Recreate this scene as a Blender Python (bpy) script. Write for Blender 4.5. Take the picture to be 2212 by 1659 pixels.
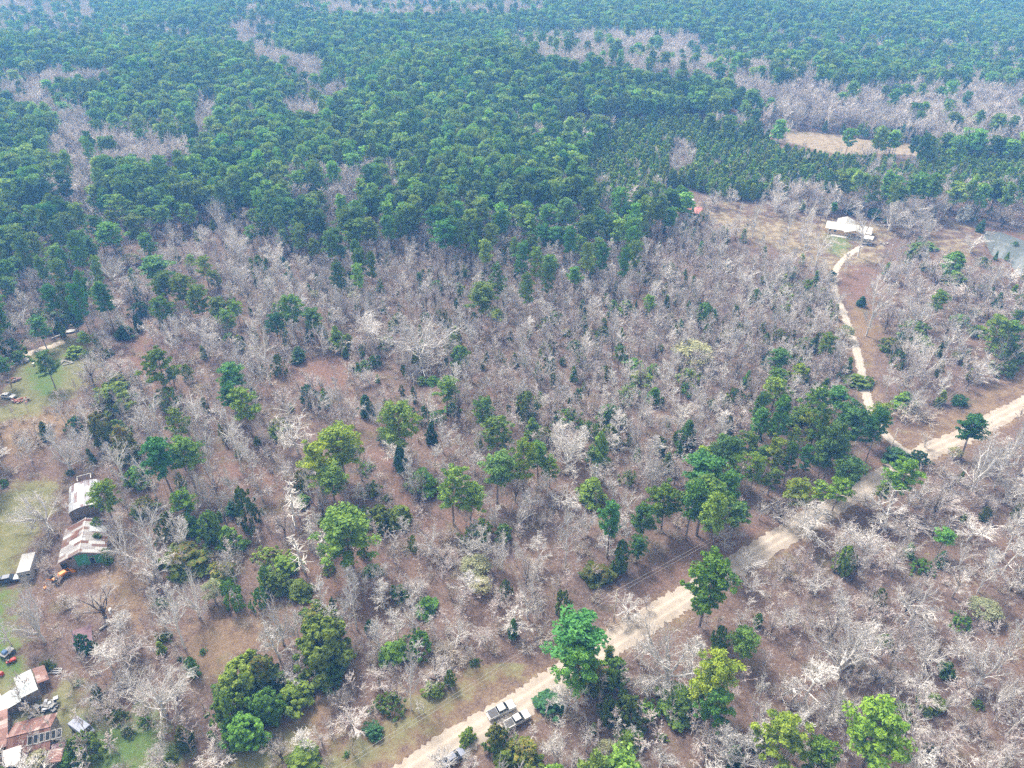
import bpy, bmesh, math
import numpy as np
from math import radians, sin, cos, pi, sqrt, atan2
from mathutils import Vector, Matrix
R = radians
scene = bpy.context.scene
for o in list(bpy.data.objects):
    bpy.data.objects.remove(o)

# ------------------------------------------------------------------ camera, sky, sun, exposure
CAM_H = 125.0; FPX = 1588.0; PITCH = R(34.0); CX, CY = 1106.0, 829.5      # F, CX, CY in a 2212 x 1659 frame
cd = bpy.data.cameras.new("camera"); cam = bpy.data.objects.new("camera", cd)
scene.collection.objects.link(cam)
cam.location = (0, 0, CAM_H); cam.rotation_euler = (R(90) - PITCH, 0, 0)
cd.sensor_fit = 'HORIZONTAL'; cd.sensor_width = 36; cd.lens = 36 * FPX / 2212
cd.clip_start = 0.5; cd.clip_end = 20000
scene.camera = cam

SUN_EL, SUN_AZ = 52.0, -35.0          # azimuth from +Y towards +X
world = bpy.data.worlds.new("World"); scene.world = world; world.use_nodes = True
nt = world.node_tree; nt.nodes.clear()
wo = nt.nodes.new("ShaderNodeOutputWorld"); bg = nt.nodes.new("ShaderNodeBackground")
sky = nt.nodes.new("ShaderNodeTexSky"); sky.sky_type = 'NISHITA'; sky.sun_disc = False
sky.sun_elevation = R(SUN_EL); sky.sun_rotation = R(SUN_AZ)
sky.air_density = 1.0; sky.dust_density = 4.0; sky.ozone_density = 0.6
hs = nt.nodes.new("ShaderNodeHueSaturation"); hs.inputs['Saturation'].default_value = 0.05
nt.links.new(sky.outputs[0], hs.inputs['Color']); nt.links.new(hs.outputs[0], bg.inputs[0])
bg.inputs[1].default_value = 0.13
nt.links.new(bg.outputs[0], wo.inputs[0])
sd = bpy.data.lights.new("sun", 'SUN'); sun = bpy.data.objects.new("sun", sd); scene.collection.objects.link(sun)
sd.energy = 2.2; sd.angle = R(10); sd.color = (1.0, 0.96, 0.915)
sun.rotation_euler = (R(90 - SUN_EL), 0, R(180 - SUN_AZ))
sun.location = (0, 0, 300)
vs = scene.view_settings; vs.view_transform = 'Standard'; vs.look = 'None'; vs.gamma = 1.0; vs.use_curve_mapping = False
vs.exposure = 1.12
scene.cycles.max_bounces = 5; scene.cycles.diffuse_bounces = 3; scene.cycles.glossy_bounces = 2
scene.cycles.transmission_bounces = 2; scene.cycles.volume_bounces = 1; scene.cycles.transparent_max_bounces = 4
scene.cycles.use_adaptive_sampling = True; scene.cycles.adaptive_threshold = 0.02
scene.cycles.use_denoising = False

rng = np.random.default_rng(7)
SP, CP = sin(PITCH), cos(PITCH)

# ------------------------------------------------------------------ ground shape and image <-> ground
def terrain(x, y):
    x = np.asarray(x, float); y = np.asarray(y, float)
    k = np.clip((y - 400) / 160, 0, 1); k = k * k * (3 - 2 * k)
    z = 12 * np.exp(-((x + 330) / 170) ** 2 - ((y - 600) / 85) ** 2)
    z = z + 9 * np.exp(-((x - 120) / 260) ** 2 - ((y - 560) / 60) ** 2)
    z = z + 10 * np.exp(-((x - 60) / 260) ** 2 - ((y - 860) / 90) ** 2)
    z = z + 5 * np.sin(x * 0.011 + 1.3) * np.sin(y * 0.013) + 2.5 * np.sin(x * 0.027 - y * 0.019)
    return k * z

def P(px, py, z=0.0):
    u = (px - CX) / FPX; v = (CY - py) / FPX
    d = (u, CP + v * SP, -SP + v * CP); t = (CAM_H - z) / -d[2]
    return Vector((d[0] * t, d[1] * t, z))

def PT(px, py, dz=0.0):
    "point of the ground surface (plus dz) seen at a pixel"
    z = 0.0
    for _ in range(6):
        p = P(px, py, z + dz); z = float(terrain(p.x, p.y))
    return P(px, py, z + dz)

def proj(x, y, z):
    x = np.asarray(x, float); y = np.asarray(y, float); z = np.asarray(z, float)
    zc = y * CP - (z - CAM_H) * SP
    yc = y * SP + (z - CAM_H) * CP
    zc = np.where(zc < 1, 1, zc)
    return CX + FPX * x / zc, CY - FPX * yc / zc, zc

def inside(poly, px, py):
    px = np.asarray(px, float); py = np.asarray(py, float)
    r = np.zeros(px.shape, bool); n = len(poly)
    for i in range(n):
        x0, y0 = poly[i]; x1, y1 = poly[(i + 1) % n]
        if y0 == y1: continue
        c = ((y0 > py) != (y1 > py)) & (px < (x1 - x0) * (py - y0) / (y1 - y0) + x0)
        r ^= c
    return r

def edge_dist(poly, px, py, closed=True):
    d = np.full(np.shape(px), 1e9); n = len(poly)
    for i in range(n if closed else n - 1):
        x0, y0 = poly[i]; x1, y1 = poly[(i + 1) % n]
        L = (x1 - x0) ** 2 + (y1 - y0) ** 2 + 1e-9
        t = np.clip(((px - x0) * (x1 - x0) + (py - y0) * (y1 - y0)) / L, 0, 1)
        d = np.minimum(d, np.hypot(px - x0 - t * (x1 - x0), py - y0 - t * (y1 - y0)))
    return d

# the land cover, outlined on the ground (pixels of the photo turned into ground points)
def gpoly(pts): return [tuple(PT(*p)[:2]) for p in pts]
GRASS = [gpoly(p) for p in (
    [(30, 770), (80, 752), (150, 722), (195, 735), (215, 770), (200, 820), (165, 860), (60, 905), (-60, 930), (-60, 880), (10, 870), (25, 830)],
    [(-150, 1060), (0, 1060), (70, 1035), (130, 1045), (135, 1080), (100, 1150), (70, 1190), (30, 1260), (35, 1310), (60, 1400), (95, 1450), (60, 1500), (-150, 1560)],
    [(60, 1500), (150, 1470), (190, 1500), (250, 1560), (330, 1600), (430, 1640), (440, 1760), (-150, 1760), (-150, 1540)],
    [(350, 1730), (440, 1659), (560, 1605), (600, 1560), (640, 1600), (600, 1659), (560, 1760)],
)]
LUSH = [gpoly(p) for p in (
    [(-150, 1255), (20, 1270), (28, 1330), (22, 1380), (60, 1430), (40, 1470), (-150, 1450)],
    [(1780, 500), (1838, 508), (1845, 535), (1815, 560), (1785, 545)],
    [(150, 1560), (330, 1520), (420, 1640), (200, 1700)],
    [(60, 790), (130, 790), (130, 850), (80, 860)],
)]
YARD = [gpoly(p) for p in (
    [(1505, 425), (1600, 432), (1700, 455), (1790, 462), (1900, 480), (1960, 500), (1900, 570), (1820, 600), (1760, 580), (1680, 545), (1600, 520), (1530, 480), (1480, 450)],
    [(2040, 470), (2120, 490), (2130, 540), (2060, 560), (1990, 530)],
    [(560, 620), (640, 640), (640, 670), (540, 660), (450, 625)],
)]
STRAW = [gpoly([(1659, 277), (1760, 283), (1860, 298), (2012, 314), (2040, 330), (1990, 340), (1900, 332), (1830, 336), (1765, 326), (1690, 305), (1640, 292)])]
FAWN = [gpoly(p) for p in (
    [(2060, 880), (2212, 800), (2320, 760), (2320, 815), (2212, 850), (2071, 925), (1984, 958), (1960, 950)],
    [(1810, 640), (1900, 640), (1900, 800), (1880, 900), (1850, 760)],
    [(455, 1659), (560, 1600), (690, 1480), (760, 1450), (720, 1560), (600, 1650), (560, 1760), (400, 1760)],
    [(230, 1210), (330, 1220), (330, 1340), (260, 1380), (180, 1330)],
    [(60, 870), (150, 860), (200, 900), (150, 960), (0, 1000), (-100, 950)],
    [(400, 1350), (480, 1330), (560, 1340), (500, 1460), (420, 1490), (380, 1450)],
)]
RUST = [gpoly(p) for p in (
    [(1606, 1140), (1740, 1080), (1866, 960), (1920, 960), (1919, 1000), (1800, 1060), (1659, 1140), (1600, 1180), (1480, 1262), (1380, 1310), (1360, 1270), (1480, 1190)],
    [(620, 780), (740, 770), (770, 830), (700, 870), (640, 840)],
    [(250, 720), (340, 700), (420, 740), (400, 800), (300, 830), (230, 790)],
    [(800, 980), (850, 960), (920, 1100), (1050, 1110), (1100, 1150), (880, 1160), (830, 1060)],
    [(480, 990), (560, 1000), (620, 1060), (560, 1080), (480, 1040)],
    [(640, 1060), (760, 1060), (720, 1110), (640, 1100)],
    [(1810, 560), (1900, 580), (1880, 680), (1812, 640)],
    [(700, 1180), (800, 1150), (850, 1200), (790, 1330), (700, 1260)],
)]
OPEN = [gpoly(p) for p in (
    [(630, 785), (730, 775), (750, 820), (700, 850), (640, 830)], [(260, 720), (320, 710), (360, 760), (300, 810), (240, 780)],
    [(800, 980), (840, 970), (890, 1090), (1030, 1120), (1060, 1140), (880, 1140), (830, 1060)],
    [(400, 1340), (540, 1330), (520, 1440), (420, 1500), (370, 1460)],
    [(420, 1700), (560, 1600), (690, 1480), (770, 1440), (720, 1560), (600, 1670), (560, 1760)],
    [(150, 1240), (330, 1210), (330, 1350), (180, 1400)], [(1800, 560), (1905, 570), (1905, 800), (1900, 960), (1870, 900), (1850, 760), (1800, 650)],
    [(640, 1060), (760, 1060), (720, 1110), (640, 1100)], [(500, 1000), (600, 1040), (560, 1080), (480, 1050)],
    [(100, 1010), (240, 1010), (235, 1260), (110, 1290), (0, 1280), (20, 1180), (110, 1180)],
)]
DAM = gpoly([(2074, 492), (2129, 489), (2212, 507), (2330, 545), (2330, 575), (2212, 522), (2160, 503), (2120, 498), (2085, 505)])
POND = gpoly([(2128, 497), (2163, 500), (2212, 518), (2300, 560), (2420, 640), (2420, 700), (2250, 640), (2212, 603), (2194, 583), (2173, 560), (2143, 551), (2133, 530), (2124, 512)])
ROAD_L = [PT(*p) for p in ((760, 1712), (840, 1660), (970, 1575), (1106, 1496), (1198, 1436), (1291, 1376), (1406, 1304), (1476, 1262), (1606, 1181), (1740, 1101), (1866, 1027), (1919, 1001), (1984, 964), (2071, 926), (2130, 895), (2212, 854), (2330, 790), (2520, 690))]
DRIVE = [PT(*p) for p in ((1985, 990), (1945, 968), (1912, 937), (1886, 897), (1868, 840), (1855, 775), (1838, 720), (1822, 675), (1806, 640), (1800, 610), (1806, 583), (1818, 566), (1838, 548), (1862, 532))]
ROAD_W = 5.6
def offset_line(pts, d):
    out = []
    for i, p in enumerate(pts):
        a = pts[max(i - 1, 0)]; b = pts[min(i + 1, len(pts) - 1)]
        t = (b - a); t.z = 0; t.normalize()
        out.append(Vector((p.x + t.y * d, p.y - t.x * d, p.z)))
    return out
def smooth_line(pts, n=6):
    out = []
    for i in range(len(pts) - 1):
        p0 = pts[max(i - 1, 0)]; p1 = pts[i]; p2 = pts[i + 1]; p3 = pts[min(i + 2, len(pts) - 1)]
        for k in range(n):
            t = k / n
            out.append(0.5 * ((2 * p1) + (p2 - p0) * t + (2 * p0 - 5 * p1 + 4 * p2 - p3) * t * t + (3 * p1 - p0 - 3 * p2 + p3) * t ** 3))
    out.append(pts[-1]); return out
ROAD_C = smooth_line(offset_line(ROAD_L, ROAD_W / 2))
DRIVE_C = smooth_line(DRIVE)
RC2 = [(p.x, p.y) for p in ROAD_C]; DC2 = [(p.x, p.y) for p in DRIVE_C]

# ------------------------------------------------------------------ materials
def new_mat(name):
    m = bpy.data.materials.new(name); m.use_nodes = True
    n = m.node_tree; n.nodes.clear()
    out = n.nodes.new("ShaderNodeOutputMaterial"); b = n.nodes.new("ShaderNodeBsdfPrincipled")
    n.links.new(b.outputs[0], out.inputs[0])
    return m, n, b
def coords(n, kind='Object', scale=(1, 1, 1)):
    tc = n.nodes.new("ShaderNodeTexCoord"); mp = n.nodes.new("ShaderNodeMapping"); mp.inputs['Scale'].default_value = scale
    n.links.new(tc.outputs[kind], mp.inputs[0]); return mp.outputs[0]
def noise(n, vec, scale, detail=4, rough=0.6):
    t = n.nodes.new("ShaderNodeTexNoise"); t.inputs['Scale'].default_value = scale; t.inputs['Detail'].default_value = detail
    t.inputs['Roughness'].default_value = rough
    if vec: n.links.new(vec, t.inputs['Vector'])
    return t.outputs[0]
def ramp(n, fac, stops, interp='LINEAR'):
    r = n.nodes.new("ShaderNodeValToRGB"); r.color_ramp.interpolation = interp
    e = r.color_ramp.elements
    while len(e) < len(stops): e.new(0.5)
    for i, (p, c) in enumerate(stops):
        e[i].position = p; e[i].color = (c[0], c[1], c[2], 1) if len(c) == 3 else c
    n.links.new(fac, r.inputs[0]); return r.outputs[0]
def mix(n, fac, a, b, mode='MIX'):
    m = n.nodes.new("ShaderNodeMix"); m.data_type = 'RGBA'; m.blend_type = mode
    for s, v in ((0, fac), (6, a), (7, b)):
        if isinstance(v, (int, float)): m.inputs[s].default_value = v
        elif isinstance(v, tuple): m.inputs[s].default_value = (v[0], v[1], v[2], 1)
        else: n.links.new(v, m.inputs[s])
    return m.outputs[2]
def mathn(n, op, a, b=None, clamp=False):
    m = n.nodes.new("ShaderNodeMath"); m.operation = op; m.use_clamp = clamp
    for i, v in enumerate((a, b)):
        if v is None: continue
        if isinstance(v, (int, float)): m.inputs[i].default_value = v
        else: n.links.new(v, m.inputs[i])
    return m.outputs[0]
def hsv(n, col, h=0.5, s=1.0, v=1.0):
    q = n.nodes.new("ShaderNodeHueSaturation")
    for k, x in (('Hue', h), ('Saturation', s), ('Value', v)):
        if isinstance(x, (int, float)): q.inputs[k].default_value = x
        else: n.links.new(x, q.inputs[k])
    if isinstance(col, tuple): q.inputs['Color'].default_value = (*col, 1)
    else: n.links.new(col, q.inputs['Color'])
    return q.outputs[0]
def bump(n, b, h, strength=0.3, dist=0.1):
    q = n.nodes.new("ShaderNodeBump"); q.inputs['Strength'].default_value = strength; q.inputs['Distance'].default_value = dist
    n.links.new(h, q.inputs['Height']); n.links.new(q.outputs[0], b.inputs['Normal'])

def leaf_mat(name, c1, c2, tip=None, hue=0.028, val=0.35, trans=0.25):
    "needles or leaves: two greens by clump-sized noise, each tree shifted a little; tip: another colour towards the tree's top"
    m, n, b = new_mat(name)
    v = coords(n, 'Object')
    f = noise(n, v, 0.55, 3)
    fine = noise(n, v, 3.0, 2)
    f2 = mathn(n, 'ADD', mathn(n, 'MULTIPLY', f, 0.65), mathn(n, 'MULTIPLY', fine, 0.35))
    col = ramp(n, f2, [(0.36, c1), (0.64, c2)])
    if tip:
        tc = n.nodes.new("ShaderNodeTexCoord"); sp = n.nodes.new("ShaderNodeSeparateXYZ"); n.links.new(tc.outputs['Generated'], sp.inputs[0])
        k = mathn(n, 'ADD', sp.outputs[2], mathn(n, 'MULTIPLY', mathn(n, 'SUBTRACT', f, 0.5), 1.4))
        k = mathn(n, 'ADD', k, mathn(n, 'MULTIPLY', mathn(n, 'SUBTRACT', fine, 0.5), 2.4))
        k = mathn(n, 'MULTIPLY', mathn(n, 'SUBTRACT', k, 0.55), 1.3, True)
        col = mix(n, k, col, tip)
    oi = n.nodes.new("ShaderNodeObjectInfo")
    hv = mathn(n, 'ADD', mathn(n, 'MULTIPLY', oi.outputs['Random'], hue * 2), 0.5 - hue)
    r2 = mathn(n, 'FRACT', mathn(n, 'MULTIPLY', oi.outputs['Random'], 37.7))
    vv = mathn(n, 'ADD', mathn(n, 'MULTIPLY', r2, val * 2), 1 - val)
    col = hsv(n, col, hv, 1.0, vv)
    n.links.new(col, b.inputs['Base Color']); b.inputs['Roughness'].default_value = 0.75
    b.inputs['Specular IOR Level'].default_value = 0.25
    tr = n.nodes.new("ShaderNodeBsdfTranslucent"); n.links.new(col, tr.inputs[0])
    mx = n.nodes.new("ShaderNodeMixShader"); mx.inputs[0].default_value = trans
    n.links.new(b.outputs[0], mx.inputs[1]); n.links.new(tr.outputs[0], mx.inputs[2])
    n.links.new(mx.outputs[0], [x for x in n.nodes if x.type == 'OUTPUT_MATERIAL'][0].inputs[0])
    return m
def bark_mat(name, c1, c2, val=0.2, scale=1.2, rnd=None):
    m, n, b = new_mat(name)
    v = coords(n, 'Object', (1, 1, 0.25))
    col = ramp(n, noise(n, v, scale, 4), [(0.3, c1), (0.7, c2)])
    oi = n.nodes.new("ShaderNodeObjectInfo")
    r2 = mathn(n, 'FRACT', mathn(n, 'MULTIPLY', oi.outputs['Random'], 17.3))
    if rnd: col = mix(n, r2, col, rnd)
    vv = mathn(n, 'ADD', mathn(n, 'MULTIPLY', oi.outputs['Random'], val * 2), 1 - val)
    col = hsv(n, col, 0.5, 1.0, vv)
    n.links.new(col, b.inputs['Base Color']); b.inputs['Roughness'].default_value = 0.85
    b.inputs['Specular IOR Level'].default_value = 0.2
    return m
M = {}
M['pine'] = leaf_mat('pine_needles', (0.070, 0.170, 0.026), (0.25, 0.41, 0.066))
M['pine_bright'] = leaf_mat('pine_needles_bright', (0.11, 0.22, 0.022), (0.33, 0.46, 0.05))
M['pine_dark'] = leaf_mat('pine_needles_dark', (0.045, 0.145, 0.036), (0.16, 0.33, 0.075))
M['pine_far'] = leaf_mat('distant_pine_needles', (0.085, 0.205, 0.032), (0.29, 0.46, 0.085), val=0.45)
M['cedar'] = leaf_mat('cedar_sprays', (0.065, 0.145, 0.018), (0.24, 0.37, 0.05))
M['cedar_tan'] = leaf_mat('cedar_sprays_bronze', (0.07, 0.13, 0.018), (0.16, 0.23, 0.03), tip=(0.27, 0.19, 0.045))
M['cedar_dark'] = leaf_mat('cedar_sprays_dark', (0.025, 0.085, 0.032), (0.085, 0.20, 0.065))
M['shrub'] = leaf_mat('shrub_leaves', (0.075, 0.15, 0.022), (0.19, 0.29, 0.05))
M['buds'] = leaf_mat('pale_buds', (0.30, 0.33, 0.17), (0.50, 0.50, 0.30), val=0.15)
M['blossom'] = leaf_mat('white_blossom', (0.80, 0.80, 0.76), (0.92, 0.92, 0.88), val=0.03, trans=0.45)
M['bark_pine'] = bark_mat('pine_bark', (0.17, 0.13, 0.12), (0.34, 0.29, 0.28))
M['bark_dark'] = bark_mat('dark_bark', (0.06, 0.045, 0.042), (0.20, 0.165, 0.155))
M['bark_grey'] = bark_mat('grey_bark', (0.30, 0.27, 0.25), (0.52, 0.49, 0.46))
M['bark_pale'] = bark_mat('pale_bark', (0.56, 0.54, 0.52), (0.78, 0.76, 0.745), val=0.14)
M['twig_fine'] = bark_mat('fine_twigs', (0.44, 0.41, 0.39), (0.68, 0.655, 0.635), val=0.22)
M['twig_white'] = bark_mat('pale_twigs', (0.48, 0.455, 0.435), (0.74, 0.72, 0.705), val=0.22)
M['twig_pink'] = bark_mat('pinkish_twigs', (0.33, 0.25, 0.24), (0.52, 0.43, 0.42), val=0.2)
M['twig_tan'] = bark_mat('tan_twigs', (0.36, 0.30, 0.22), (0.55, 0.48, 0.38), val=0.2)
M['twig_mix'] = bark_mat('mixed_twigs', (0.36, 0.29, 0.28), (0.55, 0.47, 0.46), val=0.25, rnd=(0.62, 0.59, 0.575))
M['snag'] = bark_mat('bleached_wood', (0.52, 0.49, 0.46), (0.76, 0.73, 0.70), val=0.1)
M['brush'] = bark_mat('brush_stems', (0.25, 0.19, 0.165), (0.44, 0.36, 0.33), val=0.25, rnd=(0.42, 0.36, 0.27))

# ------------------------------------------------------------------ mesh helpers
def mesh_from(name, verts, faces, mats, mat_idx=None, smooth=False):
    me = bpy.data.meshes.new(name)
    me.from_pydata([tuple(v) for v in verts], [], [tuple(f) for f in faces])
    for m in mats: me.materials.append(m)
    if mat_idx is not None: me.polygons.foreach_set('material_index', np.asarray(mat_idx, np.int32))
    if smooth: me.polygons.foreach_set('use_smooth', np.ones(len(me.polygons), bool))
    me.update(); return me
def link(o, parent=None):
    scene.collection.objects.link(o)
    if parent is not None: o.parent = parent
    return o
def tag(o, label=None, cat=None, group=None, kind=None):
    for k, v in (('label', label), ('category', cat), ('group', group), ('kind', kind)):
        if v: o[k] = v
    return o
def empty(name, loc, rz=0.0, label=None, cat=None, group=None, scale=(1, 1, 1)):
    o = bpy.data.objects.new(name, None); o.empty_display_size = 0.5
    o.location = loc; o.rotation_euler = (0, 0, rz); o.scale = scale
    link(o); return tag(o, label, cat, group)

class Geo:
    "collects vertices and faces for one mesh"
    def __init__(s): s.v = []; s.f = []; s.n = 0; s.m = []
    def add(s, v, f, m=0):
        s.v.append(np.asarray(v, float)); s.f.extend([tuple(int(i) + s.n for i in q) for q in f]); s.m.extend([m] * len(f)); s.n += len(v)
    def tube(s, pts, rad, sides=3, m=0, cap=False):
        pts = np.asarray(pts, float); rad = np.asarray(rad, float); k = len(pts)
        t = np.gradient(pts, axis=0); t /= np.linalg.norm(t, axis=1)[:, None] + 1e-9
        ref = np.where(np.abs(t[:, 2:3]) > 0.9, np.array([[1., 0, 0]]), np.array([[0, 0, 1.]]))
        a = np.cross(t, ref); a /= np.linalg.norm(a, axis=1)[:, None] + 1e-9
        b = np.cross(t, a)
        th = np.arange(sides) * 2 * pi / sides
        ring = pts[:, None, :] + rad[:, None, None] * (a[:, None, :] * np.cos(th)[None, :, None] + b[:, None, :] * np.sin(th)[None, :, None])
        v = ring.reshape(-1, 3); f = []
        for i in range(k - 1):
            for j in range(sides):
                j2 = (j + 1) % sides
                f.append((i * sides + j, i * sides + j2, (i + 1) * sides + j2, (i + 1) * sides + j))
        if cap: f.append(tuple((k - 1) * sides + j for j in range(sides)))
        s.add(v, f, m)
    def box(s, c, d, rz=0.0, m=0, taper=1.0):
        x, y, z = [q / 2 for q in d]
        v = np.array([(sx * x * (taper if sz > 0 else 1), sy * y * (taper if sz > 0 else 1), sz * z) for sz in (-1, 1) for sx, sy in ((-1, -1), (1, -1), (1, 1), (-1, 1))])
        ca, sa = cos(rz), sin(rz)
        v = np.stack([v[:, 0] * ca - v[:, 1] * sa + c[0], v[:, 0] * sa + v[:, 1] * ca + c[1], v[:, 2] + c[2]], 1)
        s.add(v, [(3, 2, 1, 0), (4, 5, 6, 7), (0, 1, 5, 4), (1, 2, 6, 5), (2, 3, 7, 6), (3, 0, 4, 7)], m)
    def prism(s, poly, z0, z1, m=0):
        "poly: xy outline (counter-clockwise)"
        n = len(poly); v = [(p[0], p[1], z0) for p in poly] + [(p[0], p[1], z1) for p in poly]
        f = [tuple(range(n - 1, -1, -1)), tuple(range(n, 2 * n))] + [(i, (i + 1) % n, n + (i + 1) % n, n + i) for i in range(n)]
        s.add(v, f, m)
    def profile(s, prof, x0, x1, m=0, inset=0.0):
        "prof: (y, z) outline swept along x"
        n = len(prof); v = [(x0, p[0], p[1]) for p in prof] + [(x1, p[0], p[1]) for p in prof]
        f = [tuple(range(n)), tuple(range(2 * n - 1, n - 1, -1))] + [(i, n + i, n + (i + 1) % n, (i + 1) % n) for i in range(n)]
        s.add(v, f, m)
    def slab(s, q, t, m=0):
        "q: four corner points of the upper face, counter-clockwise from above; t: thickness downwards"
        q = [Vector(p) for p in q]; nrm = (q[1] - q[0]).cross(q[3] - q[0]).normalized()
        lo = [p - nrm * t for p in q]
        s.add([tuple(p) for p in q + lo], [(0, 1, 2, 3), (7, 6, 5, 4), (0, 4, 5, 1), (1, 5, 6, 2), (2, 6, 7, 3), (3, 7, 4, 0)], m)
    def leaves(s, cen, nrm, size, r, m=0, long=1.0):
        "one quad per centre, facing nrm"
        n = len(cen); nrm = nrm / (np.linalg.norm(nrm, axis=1)[:, None] + 1e-9)
        rv = r.normal(size=(n, 3)); a = np.cross(nrm, rv); a /= np.linalg.norm(a, axis=1)[:, None] + 1e-9
        b = np.cross(nrm, a); sz = (size * r.uniform(0.65, 1.35, n))[:, None]
        a = a * sz * long; b = b * sz
        v = np.stack([cen - a - b * 0.35, cen + a * 0.2 - b, cen + a + b * 0.3, cen - a * 0.25 + b], 1).reshape(-1, 3)
        f = np.arange(n * 4).reshape(n, 4)
        s.add(v, f, m)
    def mesh(s, name, mats, smooth=False):
        return mesh_from(name, np.concatenate(s.v), s.f, mats, s.m, smooth)
    def obj(s, name, mats, parent=None, smooth=False):
        if not isinstance(mats, (list, tuple)): mats = [mats]
        return link(bpy.data.objects.new(name, s.mesh(name, mats, smooth)), parent)

# ------------------------------------------------------------------ tree prototypes: name -> dict(trunk, crown, whole, W, H)
def norm(v): return v / (np.linalg.norm(v) + 1e-9)
def chain(r, p, d, L, r0, r1, k, wob=0.15, up=0.0):
    pts = [np.array(p, float)]; d = norm(np.array(d, float)); st = L / k
    for i in range(k):
        d = norm(d + r.normal(size=3) * wob + np.array([0, 0, up]))
        pts.append(pts[-1] + d * st)
    return np.array(pts), np.linspace(r0, r1, k + 1)
def at(pts, t):
    x = t * (len(pts) - 1); i = min(int(x), len(pts) - 2); f = x - i
    return pts[i] * (1 - f) + pts[i + 1] * f, norm(pts[i + 1] - pts[i])
def side_dir(r, d, ang, az=None):
    d = norm(d); a = np.cross(d, np.array([0, 0, 1.0]))
    if np.linalg.norm(a) < 0.1: a = np.array([1.0, 0, 0])
    a = norm(a); b = np.cross(d, a); az = r.uniform(0, 2 * pi) if az is None else az
    return norm(d * cos(ang) + (a * cos(az) + b * sin(az)) * sin(ang))
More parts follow.
